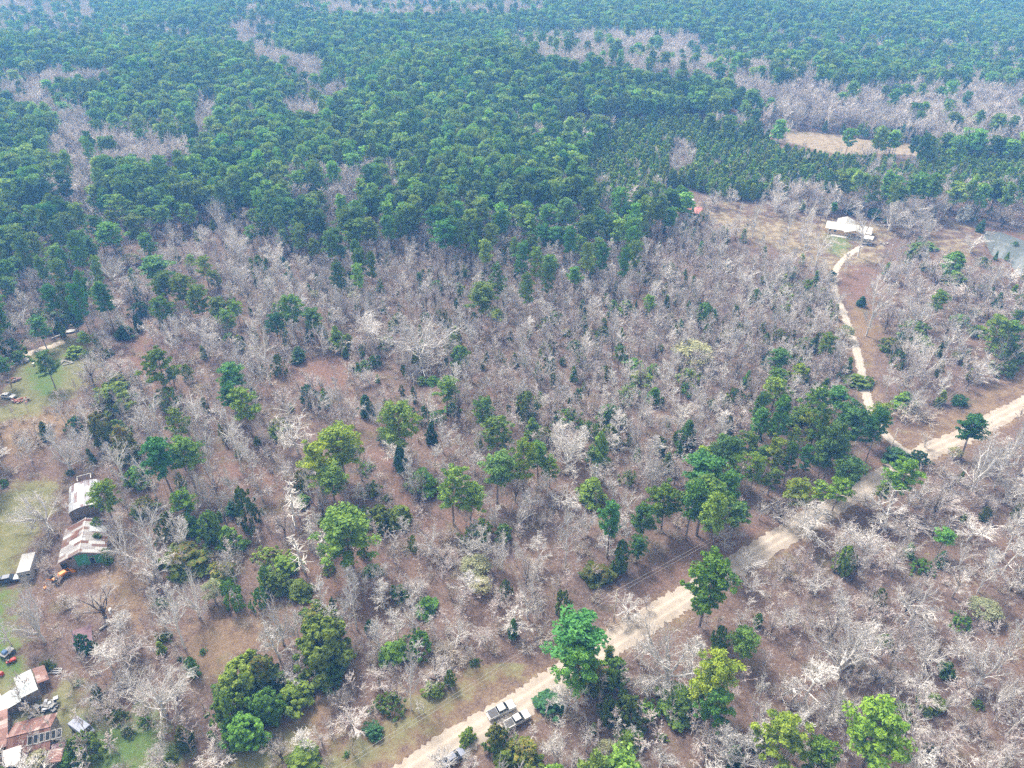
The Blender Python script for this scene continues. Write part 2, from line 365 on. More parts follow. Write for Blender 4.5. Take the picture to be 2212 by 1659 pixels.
def bare(seed, H=12.0, style='broad', fine=1.0, dens=1.0, tw=1.0):
    r = np.random.default_rng(seed); T = Geo(); C = Geo()
    lim = []
    if style == 'broad':
        th = H * r.uniform(0.16, 0.26); tp, tr = chain(r, (0, 0, -0.3), (0, 0, 1), th + .3, 0.036 * H, 0.028 * H, 3, 0.05)
        T.tube(tp, tr, 6)
        nl = r.integers(5, 8); a0 = r.uniform(0, 6)
        for i in range(nl):
            az = a0 + i * 2 * pi / nl + r.normal() * 0.3; el = r.uniform(0.55, 1.25) if i else 1.45
            d = (cos(az) * cos(el), sin(az) * cos(el), sin(el)); p, _ = at(tp, r.uniform(0.7, 1))
            lim.append(chain(r, p, d, H * r.uniform(0.55, 0.78), 0.021 * H, 0.005 * H, 6, 0.13, 0.05))
        for i in range(4):
            az = r.uniform(0, 6.28); p, _ = at(tp, r.uniform(0.5, 0.9))
            lim.append(chain(r, p, (cos(az), sin(az), 0.28), H * r.uniform(0.35, 0.5), 0.010 * H, 0.003 * H, 5, 0.16, 0.05))
    elif style == 'narrow':
        tp, tr = chain(r, (0, 0, -0.3), (0, 0, 1), H * 0.97, 0.017 * H, 0.003 * H, 9, 0.035, 0.05)
        T.tube(tp, tr, 5)
        for i in range(int(20 * dens)):
            t = r.uniform(0.22, 0.95) ** 0.9; p, d = at(tp, t); az = i * 2.4 + r.normal() * 0.4
            el = 0.35 + 0.5 * t; L = H * (0.34 * (1.05 - t) + 0.07) * r.uniform(0.7, 1.15)
            lim.append(chain(r, p, (cos(az) * cos(el), sin(az) * cos(el), sin(el)), L, 0.0072 * H, 0.0025 * H, 4, 0.12, 0.10))
    elif style == 'fork':
        th = H * r.uniform(0.35, 0.45); tp, tr = chain(r, (0, 0, -0.3), (0, 0, 1), th, 0.021 * H, 0.016 * H, 4, 0.04)
        T.tube(tp, tr, 6)
        for i in range(r.integers(3, 5)):
            az = i * 2.1 + r.normal() * 0.4; el = r.uniform(0.95, 1.3)
            lim.append(chain(r, tp[-1], (cos(az) * cos(el), sin(az) * cos(el), sin(el)), H * r.uniform(0.45, 0.6), 0.012 * H, 0.003 * H, 5, 0.10, 0.06))
        for i in range(7):
            az = r.uniform(0, 6.28); p, _ = at(tp, r.uniform(0.45, 1))
            lim.append(chain(r, p, (cos(az), sin(az), 0.6), H * r.uniform(0.2, 0.33), 0.006 * H, 0.002 * H, 4, 0.15, 0.06))
    elif style == 'bush':
        for i in range(int(9 * dens)):
            az = r.uniform(0, 6.28); el = r.uniform(0.6, 1.4); p = (r.normal() * 0.15, r.normal() * 0.15, -0.1)
            c = chain(r, p, (cos(az) * cos(el), sin(az) * cos(el), sin(el)), H * r.uniform(0.6, 0.95), 0.011 * H, 0.003 * H, 5, 0.14, 0.03)
            T.tube(c[0], c[1], 4); lim.append(c)
    elif style == 'sapling':
        tp, tr = chain(r, (0, 0, -0.2), (r.normal() * .04, r.normal() * .04, 1), H * 0.98, 0.009 * H, 0.002 * H, 6, 0.035, 0.04)
        T.tube(tp, tr, 3)
        for i in range(int(13 * dens)):
            t = r.uniform(0.3, 0.97); p, d = at(tp, t); az = r.uniform(0, 6.28); el = r.uniform(0.6, 1.1)
            lim.append(chain(r, p, (cos(az) * cos(el), sin(az) * cos(el), sin(el)), H * (0.22 * (1.1 - t) + 0.06) * r.uniform(0.7, 1.2), 0.0035 * H, 0.0018 * H, 3, 0.12, 0.08))
    elif style == 'snag':
        tp, tr = chain(r, (0, 0, -0.3), (r.normal() * .03, r.normal() * .03, 1), H * 0.98, 0.021 * H, 0.004 * H, 8, 0.02, 0.02)
        T.tube(tp, tr, 5)
        for i in range(int(46 * dens)):
            t = r.uniform(0.18, 0.97); p, d = at(tp, t); az = r.uniform(0, 6.28); el = r.uniform(-0.25, 0.55)
            c = chain(r, p, (cos(az) * cos(el), sin(az) * cos(el), sin(el)), H * (0.14 * (1.1 - t) + 0.05) * r.uniform(0.5, 1.3), 0.0056 * H, 0.0026 * H, 3, 0.18, 0.02)
            C.tube(c[0], c[1] * tw, 3)
            if r.random() < 0.6:
                q, dd = at(c[0], 0.5); e = chain(r, q, side_dir(r, dd, 0.7), H * 0.035, 0.002 * H, 0.0012 * H, 2, 0.2); C.tube(e[0], e[1] * tw, 3)
    minr = 0.0017 * H * tw
    for li, (lp, lr) in enumerate(lim):
        if style in ('broad', 'fork'): T.tube(lp, lr, 4)
        elif style != 'bush': C.tube(lp, lr, 3)
        if style == 'snag': continue
        Ll = np.linalg.norm(lp[-1] - lp[0])
        n2 = int({'broad': 12, 'fork': 10, 'narrow': 6, 'bush': 6, 'sapling': 3}[style] * dens + 0.5)
        for j in range(n2):
            t = r.uniform(0.22, 1.0); p, d = at(lp, t)
            L2 = Ll * r.uniform(0.26, 0.44) * (1.15 - 0.5 * t)
            c2 = chain(r, p, side_dir(r, d, r.uniform(0.4, 0.9)), L2, max(0.0068 * H * tw * (1.2 - t), minr * 1.8), minr, 3, 0.16, 0.06)
            C.tube(c2[0], c2[1], 3)
            for k in range(int((5 if style in ('broad', 'fork') else 3) * fine + 0.5)):
                q, dd = at(c2[0], r.uniform(0.25, 1.0))
                c3 = chain(r, q, side_dir(r, dd, r.uniform(0.4, 0.95)), L2 * r.uniform(0.35, 0.65), minr * 1.05, minr * 0.75, 2, 0.18, 0.06)
                C.tube(c3[0], c3[1], 3, 1)
                if fine > 0.9 and style in ('broad', 'fork', 'narrow'):
                    for w in range(1):
                        q2, d3 = at(c3[0], r.uniform(0.3, 1.0))
                        c4 = chain(r, q2, side_dir(r, d3, r.uniform(0.4, 0.9)), L2 * r.uniform(0.2, 0.35), minr * 0.8, minr * 0.6, 1, 0.1)
                        C.tube(c4[0], c4[1], 3, 1)
    return T, C
def clump(G, r, c, rad, n, size, flat=0.75, m=0, updown=0.25, long=1.0):
    d = r.normal(size=(n, 3)); d /= np.linalg.norm(d, axis=1)[:, None]
    d[:, 2] = np.where(d[:, 2] < -0.3, -d[:, 2] * 0.6, d[:, 2])
    rr = rad * r.uniform(0.5, 1.25, n)[:, None]
    cen = c + d * rr * np.array([1, 1, flat])
    nr = d + r.normal(size=(n, 3)) * 0.75 + np.array([0, 0, updown])
    G.leaves(cen, nr, size, r, m, long)
def pine(seed, H=18.0, style='tall', dens=1.0, leaf=0.15):
    r = np.random.default_rng(seed); T = Geo(); C = Geo()
    tp, tr = chain(r, (0, 0, -0.3), (0, 0, 1), H * 0.95, 0.015 * H + 0.03, 0.05, 8, 0.018, 0.03)
    T.tube(tp, tr, 6)
    base, wid = {'tall': (0.50, 0.19), 'round': (0.42, 0.25), 'open': (0.42, 0.23), 'young': (0.12, 0.20)}[style]
    nb = int({'tall': 44, 'round': 54, 'open': 36, 'young': 40}[style] * (1 if dens > .6 else .62))
    lean = r.normal(size=2) * 0.02 * H
    for i in range(nb):
        u = (i + r.uniform(0, 1)) / nb; t = base + (0.97 - base) * u
        p, _ = at(tp, min(t, 0.99)); az = i * 2.399 + r.normal() * 0.45
        if style == 'young': prof = (1.0 - u) ** 0.75 * 0.95 + 0.10
        elif style == 'round': prof = sqrt(max(1 - (u * 1.9 - 0.8) ** 2 / 1.28, 0.05))
        else: prof = sqrt(max(1 - (u * 1.75 - 0.62) ** 2 / 1.35, 0.05)) * r.uniform(0.7, 1.1)
        L = H * wid * prof * r.uniform(0.55, 1.2)
        el = 0.05 + 0.65 * u
        bp, br = chain(r, p, (cos(az) * cos(el), sin(az) * cos(el), sin(el)), L, 0.05 + 0.03 * (1 - u), 0.02, 3, 0.09, 0.05)
        T.tube(bp, br, 3)
        for f in ((1.0, 0.55) if L > 1.6 else (1.0,)):
            q, _ = at(bp, f)
            rad = (0.047 * H if style != 'young' else 0.042 * H) * r.uniform(0.6, 1.3) * (0.85 if f < 1 else 1.0) * (1 if dens > .6 else 1.3)
            if style == 'open': rad *= 0.85
            q = q + np.array([0, 0, rad * 0.25])
            clump(C, r, q, rad, int(54 * dens), leaf, 0.62, long=1.8)
    clump(C, r, tp[-1] + np.array([0, 0, 0.1]), 0.05 * H, int(60 * dens), leaf, 0.8, long=1.5)
    return T, C
def cedar(seed, H=8.0, dens=1.0, style='cone', leaf=0.15):
    r = np.random.default_rng(seed); T = Geo(); C = Geo()
    T.tube([(0, 0, -0.2), (0, 0, H * 0.4), (0, 0, H * 0.8)], [0.02 * H, 0.014 * H, 0.004 * H], 5)
    n = int(95 * dens); sk = r.normal(size=2) * 0.04 * H
    for i in range(n):
        u = ((i + r.uniform(0, 1)) / n) ** (1.25 if style == 'cone' else 1.0)
        if style == 'cone': prof = (1 - u) ** 0.7 * min(1, 0.55 + u * 3)
        elif style == 'oval': prof = sqrt(max(1 - (2 * u - 0.85) ** 2 / 1.4, 0.03))
        else: prof = sqrt(max(1 - u * u, 0.02))
        az = i * 2.399 + r.normal() * 0.3; w = H * (0.24 if style == 'cone' else 0.30 if style == 'oval' else 0.50)
        rr = w * prof * r.uniform(0.5, 1.28) * (1 + 0.22 * sin(az * 2 + seed)) * (1 + 0.2 * sin(az * 3 + u * 8 + seed))
        c = np.array([cos(az) * rr + sk[0] * u, sin(az) * rr + sk[1] * u, H * (0.04 + 0.92 * u)])
        rad = H * 0.066 * r.uniform(0.6, 1.4) * (1.1 - 0.35 * u)
        k = int(40 * dens + 10)
        d = r.normal(size=(k, 3)); d /= np.linalg.norm(d, axis=1)[:, None]
        cen = c + d * rad * np.array([0.9, 0.9, 1.15]) * r.uniform(0.5, 1.05, k)[:, None]
        out = np.array([cos(az), sin(az), 0.45])
        C.leaves(cen, d * 0.8 + out * 0.8 + r.normal(size=(k, 3)) * 0.6, leaf, r, 0, 1.6)
    return T, C
def leafy(seed, H=7.0):
    "a bare-branched tree with a veil of pale buds or blossom"
    r = np.random.default_rng(seed); T, C = bare(seed, H, 'broad', 0.7, 0.9)
    B = Geo()
    for i in range(70):
        az = r.uniform(0, 6.28); el = r.uniform(-0.1, 1.5); rr = r.uniform(0.75, 1.0)
        c = np.array([cos(az) * cos(el) * H * 0.36 * rr, sin(az) * cos(el) * H * 0.36 * rr, H * 0.48 + sin(el) * H * 0.44 * rr])
        clump(B, r, c, 0.085 * H, 34, 0.13, 0.8)
    return T, C, B

# ------------------------------------------------------------------ ground sheet with its land cover
def ground_material():
    m, n, b = new_mat('ground_cover')
    v = coords(n, 'Object')
    big = noise(n, v, 0.035, 4); mid = noise(n, v, 0.28, 5, 0.65); fine = noise(n, v, 1.5, 6, 0.8); grit = noise(n, v, 3.2, 4, 0.85)
    lit = ramp(n, mid, [(0.30, (0.073, 0.045, 0.038)), (0.50, (0.129, 0.086, 0.074)), (0.70, (0.198, 0.145, 0.129))])
    lit = mix(n, ramp(n, big, [(0.40, (0, 0, 0)), (0.62, (1, 1, 1))]), lit, mix(n, fine, (0.092, 0.055, 0.044), (0.218, 0.142, 0.109)))
    lit = mix(n, ramp(n, fine, [(0.44, (0, 0, 0)), (0.72, (0.75, 0.75, 0.75))]), lit, (0.290, 0.238, 0.215))
    lit = mix(n, ramp(n, grit, [(0.28, (0.85, 0.85, 0.85)), (0.50, (0, 0, 0))]), lit, (0.050, 0.034, 0.030))
    gr = ramp(n, mathn(n, 'ADD', mathn(n, 'MULTIPLY', mid, 0.6), mathn(n, 'MULTIPLY', fine, 0.4)), [(0.33, (0.086, 0.102, 0.040)), (0.5, (0.165, 0.165, 0.083)), (0.68, (0.264, 0.238, 0.145))])
    lu = ramp(n, fine, [(0.32, (0.059, 0.112, 0.030)), (0.68, (0.139, 0.198, 0.066))])
    st = ramp(n, mathn(n, 'ADD', mathn(n, 'MULTIPLY', mid, 0.5), mathn(n, 'MULTIPLY', fine, 0.5)), [(0.32, (0.172, 0.132, 0.092)), (0.5, (0.277, 0.228, 0.172)), (0.7, (0.370, 0.317, 0.251))])
    fa = ramp(n, mathn(n, 'ADD', mathn(n, 'MULTIPLY', mid, 0.4), mathn(n, 'MULTIPLY', fine, 0.6)), [(0.34, (0.125, 0.083, 0.056)), (0.52, (0.211, 0.149, 0.102)), (0.68, (0.304, 0.231, 0.168))])
    ru = ramp(n, fine, [(0.34, (0.112, 0.065, 0.051)), (0.52, (0.185, 0.115, 0.096)), (0.70, (0.277, 0.195, 0.165))])
    a1 = n.nodes.new("ShaderNodeAttribute"); a1.attribute_name = 'cover_a'; s1 = n.nodes.new("ShaderNodeSeparateColor"); n.links.new(a1.outputs['Color'], s1.inputs[0])
    a2 = n.nodes.new("ShaderNodeAttribute"); a2.attribute_name = 'cover_b'; s2 = n.nodes.new("ShaderNodeSeparateColor"); n.links.new(a2.outputs['Color'], s2.inputs[0])
    def soft(x):    # break the edge of each cover up
        return mathn(n, 'MULTIPLY', mathn(n, 'SUBTRACT', mathn(n, 'ADD', x, mathn(n, 'MULTIPLY', mathn(n, 'SUBTRACT', mathn(n, 'ADD', mid, mathn(n, 'ADD', mathn(n, 'MULTIPLY', fine, 0.6), mathn(n, 'MULTIPLY', big, 0.8))), 1.2), 1.7)), 0.38), 2.2, True)
    col = lit
    for f, c in ((s2.outputs[0], fa), (s2.outputs[1], ru), (s1.outputs[0], gr), (s1.outputs[1], lu), (s1.outputs[2], st)):
        col = mix(n, soft(f), col, c)
    col = mix(n, ramp(n, noise(n, v, 0.11, 4, 0.7), [(0.56, (0, 0, 0)), (0.72, (0.65, 0.65, 0.65))]), col, mix(n, fine, (0.085, 0.085, 0.035), (0.19, 0.175, 0.085)))
    n.links.new(col, b.inputs['Base Color']); b.inputs['Roughness'].default_value = 0.95; b.inputs['Specular IOR Level'].default_value = 0.1
    bump(n, b, mathn(n, 'ADD', mid, mathn(n, 'MULTIPLY', fine, 0.5)), 0.6, 0.5)
    return m
def cover(polys, X, Y, w):
    f = np.zeros(X.shape)
    for p in polys:
        q = np.asarray(p); bx = (X > q[:, 0].min() - 30) & (X < q[:, 0].max() + 30) & (Y > q[:, 1].min() - 30) & (Y < q[:, 1].max() + 30)
        d = edge_dist(p, X[bx], Y[bx]); s = np.where(inside(p, X[bx], Y[bx]), 1, -1) * d
        g = np.zeros(X.shape); g[bx] = np.clip(0.5 + s / (2 * w), 0, 1); f = np.maximum(f, g)
    return f
def build_ground():
    ys = [-4000, -1500, -500, -150, 0]; y = 20.0
    while y < 1300: ys.append(y); y += 0.7 + max(0, y - 90) * 0.0048
    ys += [1400, 1600, 2000, 2800, 4500, 9000]
    ys = np.array(ys)
    xi = list(np.arange(-150, 260, 0.9)); x = -150
    left = []; st = 0.9
    while x > -900: st *= 1.035; x -= st; left.append(x)
    x = 260; st = 0.9; right = []
    while x < 900: st *= 1.035; x += st; right.append(x)
    xs = np.array([-9000, -4000, -1800] + left[::-1] + xi + right + [1800, 4000, 9000])
    X, Y = np.meshgrid(xs, ys); Z = terrain(X, Y)
    dd = np.ones(X.shape) * 99
    inp = inside(POND, X, Y); dp = edge_dist(POND, X, Y)
    bowl = np.where(inp, -0.35 - np.clip(dp * 0.25, 0, 1.6), -0.35 * np.clip(1 - dp / 2.0, 0, 1))
    Z = Z + bowl
    v = np.stack([X, Y, Z], -1).reshape(-1, 3); nx, ny = len(xs), len(ys)
    i = np.arange(nx - 1)[None, :] + (np.arange(ny - 1) * nx)[:, None]
    f = np.stack([i, i + 1, i + 1 + nx, i + nx], -1).reshape(-1, 4)
    me = bpy.data.meshes.new('ground'); me.vertices.add(len(v)); me.vertices.foreach_set('co', v.ravel())
    me.loops.add(f.size); me.loops.foreach_set('vertex_index', f.ravel().astype(np.int32))
    me.polygons.add(len(f)); me.polygons.foreach_set('loop_start', np.arange(0, f.size, 4, dtype=np.int32)); me.update(calc_edges=True)
    me.polygons.foreach_set('use_smooth', np.ones(len(f), bool))
    Xf, Yf = X.ravel(), Y.ravel()
    mask_near = (np.abs(Xf) < 500) & (Yf > 10) & (Yf < 560)
    def cov(polys, w):
        o = np.zeros(Xf.shape); o[mask_near] = cover(polys, Xf[mask_near], Yf[mask_near], w); return o
    g, l, s, fa, ru = np.maximum(cov(GRASS, 4), 0.5 * cov(YARD, 5)), cov(LUSH, 4), np.maximum(cov(STRAW, 4.5), 0.52 * cov(YARD, 5)), cov(FAWN, 6), cov(RUST, 7)
    dl = np.full(Xf.shape, 99.); bx = mask_near & (Yf < 330)
    dl[bx] = edge_dist([(p.x, p.y) for p in ROAD_L], Xf[bx], Yf[bx], False)
    rc = np.full(Xf.shape, 99.); rc[bx] = edge_dist(RC2, Xf[bx], Yf[bx], False)
    verge = np.clip(1.25 - np.abs(rc - 8.0) / 6.0, 0, 1) * (Xf < 14) * (Yf < 88) * (dl < rc)
    g = np.maximum(g, verge * 0.62); fa = np.maximum(fa, verge)
    edge = np.clip(1.1 - np.abs(rc - 3.4) / 1.6, 0, 1); fa = np.maximum(fa, edge * 0.8)
    dc = np.full(Xf.shape, 99.); dc[bx] = edge_dist(DC2, Xf[bx], Yf[bx], False); fa = np.maximum(fa, np.clip(1.2 - dc / 3.5, 0, 1))
    dam = np.zeros(Xf.shape); dam[mask_near] = cover([DAM], Xf[mask_near], Yf[mask_near], 1.5); ru = np.maximum(ru, dam)
    dpn = dp.ravel(); shore = np.clip(1.2 - dpn / 3.0, 0, 1) * (~inp.ravel()); ru = np.maximum(ru, shore * 0.7)
    for nm, ch in (('cover_a', (g, l, s)), ('cover_b', (fa, ru, np.zeros_like(g)))):
        at_ = me.color_attributes.new(nm, 'FLOAT_COLOR', 'POINT')
        at_.data.foreach_set('color', np.stack([*ch, np.ones_like(g)], -1).ravel().astype(np.float32))
    me.materials.append(ground_material())
    o = link(bpy.data.objects.new('ground', me)); tag(o, 'brown leaf litter, dry grass and soil under the whole woodland', 'ground', kind='structure')
build_ground()

def gravel_mat(name, c1, c2, c3):
    m, n, b = new_mat(name); v = coords(n, 'Object'); tc = n.nodes.new("ShaderNodeTexCoord")
    f = noise(n, v, 0.35, 4); g = noise(n, v, 6.0, 3, 0.8)
    col = ramp(n, f, [(0.3, c1), (0.55, c2), (0.75, c3)])
    col = mix(n, mathn(n, 'MULTIPLY', g, 0.45), col, (0.48, 0.43, 0.375))
    sp = n.nodes.new("ShaderNodeSeparateXYZ"); n.links.new(tc.outputs['UV'], sp.inputs[0])
    a = mathn(n, 'ABSOLUTE', mathn(n, 'SUBTRACT', mathn(n, 'ABSOLUTE', mathn(n, 'SUBTRACT', sp.outputs[0], 0.5)), 0.17))
    wear = mathn(n, 'SUBTRACT', 1.0, mathn(n, 'MULTIPLY', a, 9.0), True)
    wear = mathn(n, 'MULTIPLY', wear, mathn(n, 'ADD', 0.25, f))
    col = mix(n, mathn(n, 'MULTIPLY', wear, 0.8), col, (0.54, 0.47, 0.40))
    n.links.new(col, b.inputs['Base Color']); b.inputs['Roughness'].default_value = 0.95; b.inputs['Specular IOR Level'].default_value = 0.1
    bump(n, b, g, 0.4, 0.1); return m
def strip(name, line, w, z, mat, label, cat, rag=0.28):
    r = np.random.default_rng(5); v = []; f = []; uv = []
    nseg = 6; ln = smooth_line(line, 4); L = 0
    for i, p in enumerate(ln):
        a = ln[max(i - 1, 0)]; b = ln[min(i + 1, len(ln) - 1)]; t = (b - a).normalized(); nr = Vector((t.y, -t.x, 0))
        if i: L += (p - ln[i - 1]).length
        for k in range(nseg + 1):
            s = k / nseg; o = (s - 0.5) * w
            if k in (0, nseg): o += r.normal() * rag
            q = p + nr * o; crown = 0.10 * (1 - (2 * s - 1) ** 2)
            v.append((q.x, q.y, float(terrain(q.x, q.y)) + z + (crown if k not in (0, nseg) else -0.03))); uv.append((s, L))
    for i in range(len(ln) - 1):
        for k in range(nseg):
            a = i * (nseg + 1) + k; f.append((a, a + 1, a + nseg + 2, a + nseg + 1))
    me = mesh_from(name, v, f, [mat], smooth=True); ul = me.uv_layers.new(name='UVMap')
    for lo in me.loops: ul.data[lo.index].uv = uv[lo.vertex_index]
    o = link(bpy.data.objects.new(name, me)); tag(o, label, cat, kind='structure'); return o
strip('gravel_road', ROAD_C, ROAD_W, 0.05, gravel_mat('road_gravel', (0.269, 0.218, 0.176), (0.361, 0.307, 0.260), (0.445, 0.386, 0.328)), 'pale gravel road running diagonally through the woods', 'road')
strip('driveway', DRIVE_C, 2.5, 0.085, gravel_mat('drive_gravel', (0.322, 0.282, 0.246), (0.403, 0.363, 0.322), (0.470, 0.437, 0.397)), 'narrow white gravel drive up to the white-roofed house', 'driveway', 0.18)

def water():
    m, n, b = new_mat('pond_water'); b.inputs['Base Color'].default_value = (0.15, 0.17, 0.175, 1); b.inputs['Roughness'].default_value = 0.05
    b.inputs['IOR'].default_value = 1.33; b.inputs['Specular IOR Level'].default_value = 1.0
    bump(n, b, noise(n, coords(n, 'Object', (1, 0.4, 1)), 1.5, 3), 0.06, 0.05)
    G = Geo(); q = POND; c = np.mean(q, 0); v = [(p[0], p[1], -0.32) for p in q] + [(c[0], c[1], -0.32)]; k = len(q)
    # outline is concave in places: fill with a fan of the ear-clipped polygon
    me = bpy.data.meshes.new('pond'); me.from_pydata(v[:k], [], [tuple(range(k))]); me.materials.append(m); me.update()
    if me.polygons[0].normal.z < 0: me.flip_normals()
    o = link(bpy.data.objects.new('pond_water', me)); tag(o, 'farm pond reflecting pale sky at the right edge', 'pond', kind='structure')
water()
def path_strip():
    pts = [PT(*p) for p in ((18, 795), (45, 772), (80, 757), (112, 748), (140, 738))]
    strip('farm_path', pts, 2.6, 0.04, gravel_mat('path_dirt', (0.40, 0.33, 0.27), (0.52, 0.45, 0.38), (0.6, 0.53, 0.46)), 'pale dirt path along the upper edge of the grass clearing', 'path', 0.4)
path_strip()

# ------------------------------------------------------------------ prototypes
PROT = {}
def measure(*geos):
    v = np.concatenate([x for g in geos for x in g.v]); r = np.percentile(np.hypot(v[:, 0], v[:, 1]), 96)
    return 2 * r, float(np.percentile(v[:, 2], 99.7))
def add_proto(key, T, C, mt, mc, B=None, mb=None):
    W, Hh = measure(*( [T, C] if B is None else [T, C, B]))
    p = dict(W=W, H=Hh, trunk=None, crown=None, buds=None)
    p['trunk'] = T.mesh('trunk', [mt], True); p['crown'] = C.mesh('crown', [mc, M['twig_fine']] if max(C.m) else [mc])
    if B is not None: p['buds'] = B.mesh('blossom', [mb])
    J = Geo(); J.add(np.concatenate(T.v), T.f, 0) if T.v else None; J.add(np.concatenate(C.v), C.f, 1); J.m = [0] * len(T.f) + [1 + 2 * q for q in C.m]
    if B is not None: J.add(np.concatenate(B.v), B.f, 2)
    p['whole'] = J.mesh(key, [mt, mc, mb or mc, M['twig_fine']])
    PROT[key] = p
for i in range(4): add_proto(f'pine_tall_{i}', *pine(10 + i, 18, 'tall'), M['bark_pine'], M['pine'])
for i in range(3): add_proto(f'pine_round_{i}', *pine(20 + i, 16, 'round'), M['bark_pine'], M['pine'])
for i in range(3): add_proto(f'pine_bright_{i}', *pine(30 + i, 15, 'round' if i else 'open'), M['bark_pine'], M['pine_bright'])
for i in range(3): add_proto(f'pine_dark_{i}', *pine(40 + i, 16, 'tall' if i else 'round'), M['bark_pine'], M['pine_dark'])
for i in range(2): add_proto(f'pine_open_{i}', *pine(50 + i, 16, 'open'), M['bark_pine'], M['pine'])
for i in range(2): add_proto(f'pine_young_{i}', *pine(60 + i, 9, 'young', leaf=0.2), M['bark_pine'], M['pine'])
for i in range(4): add_proto(f'pine_far_{i}', *pine(70 + i, 18, 'round' if i % 2 else 'tall', 0.5, 0.34), M['bark_pine'], M['pine' if i == 3 else 'pine_far'])
for i in range(2): add_proto(f'young_far_{i}', *pine(80 + i, 9, 'young', 0.7, 0.26), M['bark_pine'], M['pine_bright'])
for i in range(3): add_proto(f'cedar_green_{i}', *cedar(90 + i, 8, 1.0, ('oval', 'cone', 'round')[i], 0.16), M['bark_dark'], M['cedar'])
for i in range(2): add_proto(f'cedar_tan_{i}', *cedar(95 + i, 8, 1.0, ('oval', 'cone')[i]), M['bark_dark'], M['cedar_tan'])
for i in range(2): add_proto(f'cedar_dark_{i}', *cedar(98 + i, 8, 0.9, ('cone', 'oval')[i]), M['bark_dark'], M['cedar_dark'])
for i in range(2): add_proto(f'cedar_big_{i}', *cedar(103 + i, 11, 1.7, ('round', 'oval')[i], 0.2), M['bark_dark'], M['cedar'])
for i in range(2): add_proto(f'cedar_small_{i}', *cedar(106 + i, 4, 0.35, ('cone', 'oval')[i], 0.22), M['bark_dark'], M['cedar'])
for i in range(2): add_proto(f'shrub_{i}', *cedar(110 + i, 2.5, 0.55, 'round', 0.13), M['bark_dark'], M['shrub'])
for i in range(6): add_proto(f'bare_broad_{i}', *bare(200 + i, 12, 'broad', 1.0, 1.1, 1.1), M['bark_pale'], M['twig_white'])
for i in range(4): add_proto(f'bare_pink_{i}', *bare(210 + i, 10, 'broad' if i % 2 else 'fork', 1.0, 1.0), M['bark_dark' if i % 2 else 'bark_grey'], M['twig_pink' if i < 2 else 'twig_mix'])
for i in range(4): add_proto(f'bare_narrow_{i}', *bare(220 + i, 14, 'narrow', 1.0, 1.3, 1.1), M['bark_pale'], M['twig_white'])
for i in range(4): add_proto(f'bare_fork_{i}', *bare(230 + i, 14, 'fork', 1.0, 1.0, 1.05), M['bark_dark' if i == 3 else 'bark_pale'], M['twig_white' if i < 3 else 'twig_mix'])
for i in range(3): add_proto(f'bush_{i}', *bare(240 + i, 4.5, 'bush', 1.0, 1.5, 1.5), M['brush'], M['brush'])
for i in range(2): add_proto(f'bush_tan_{i}', *bare(245 + i, 5, 'bush', 1.0, 1.5, 1.4), M['brush'], M['twig_tan'])
for i in range(4): add_proto(f'sapling_{i}', *bare(250 + i, 8, 'sapling', 1.0, 1.2, 1.3), M['twig_mix'], M['twig_mix' if i % 2 else 'twig_pink'])
for i in range(3): add_proto(f'snag_{i}', *bare(260 + i, 14, 'snag', 1.0, 1.0, 1.3), M['snag'], M['snag'])
for i in range(3): add_proto(f'bare_far_{i}', *bare(270 + i, 12, 'fork' if i else 'broad', 0.5, 1.3, 2.4), M['twig_mix'], M['twig_mix'])
T_, C_, B_ = leafy(300); add_proto('budding_0', T_, C_, M['bark_grey'], M['twig_tan'], B_, M['buds'])
T_, C_ = cedar(301, 7, 1.1, 'oval', 0.2); add_proto('blossom_0', T_, C_, M['bark_dark'], M['blossom'])

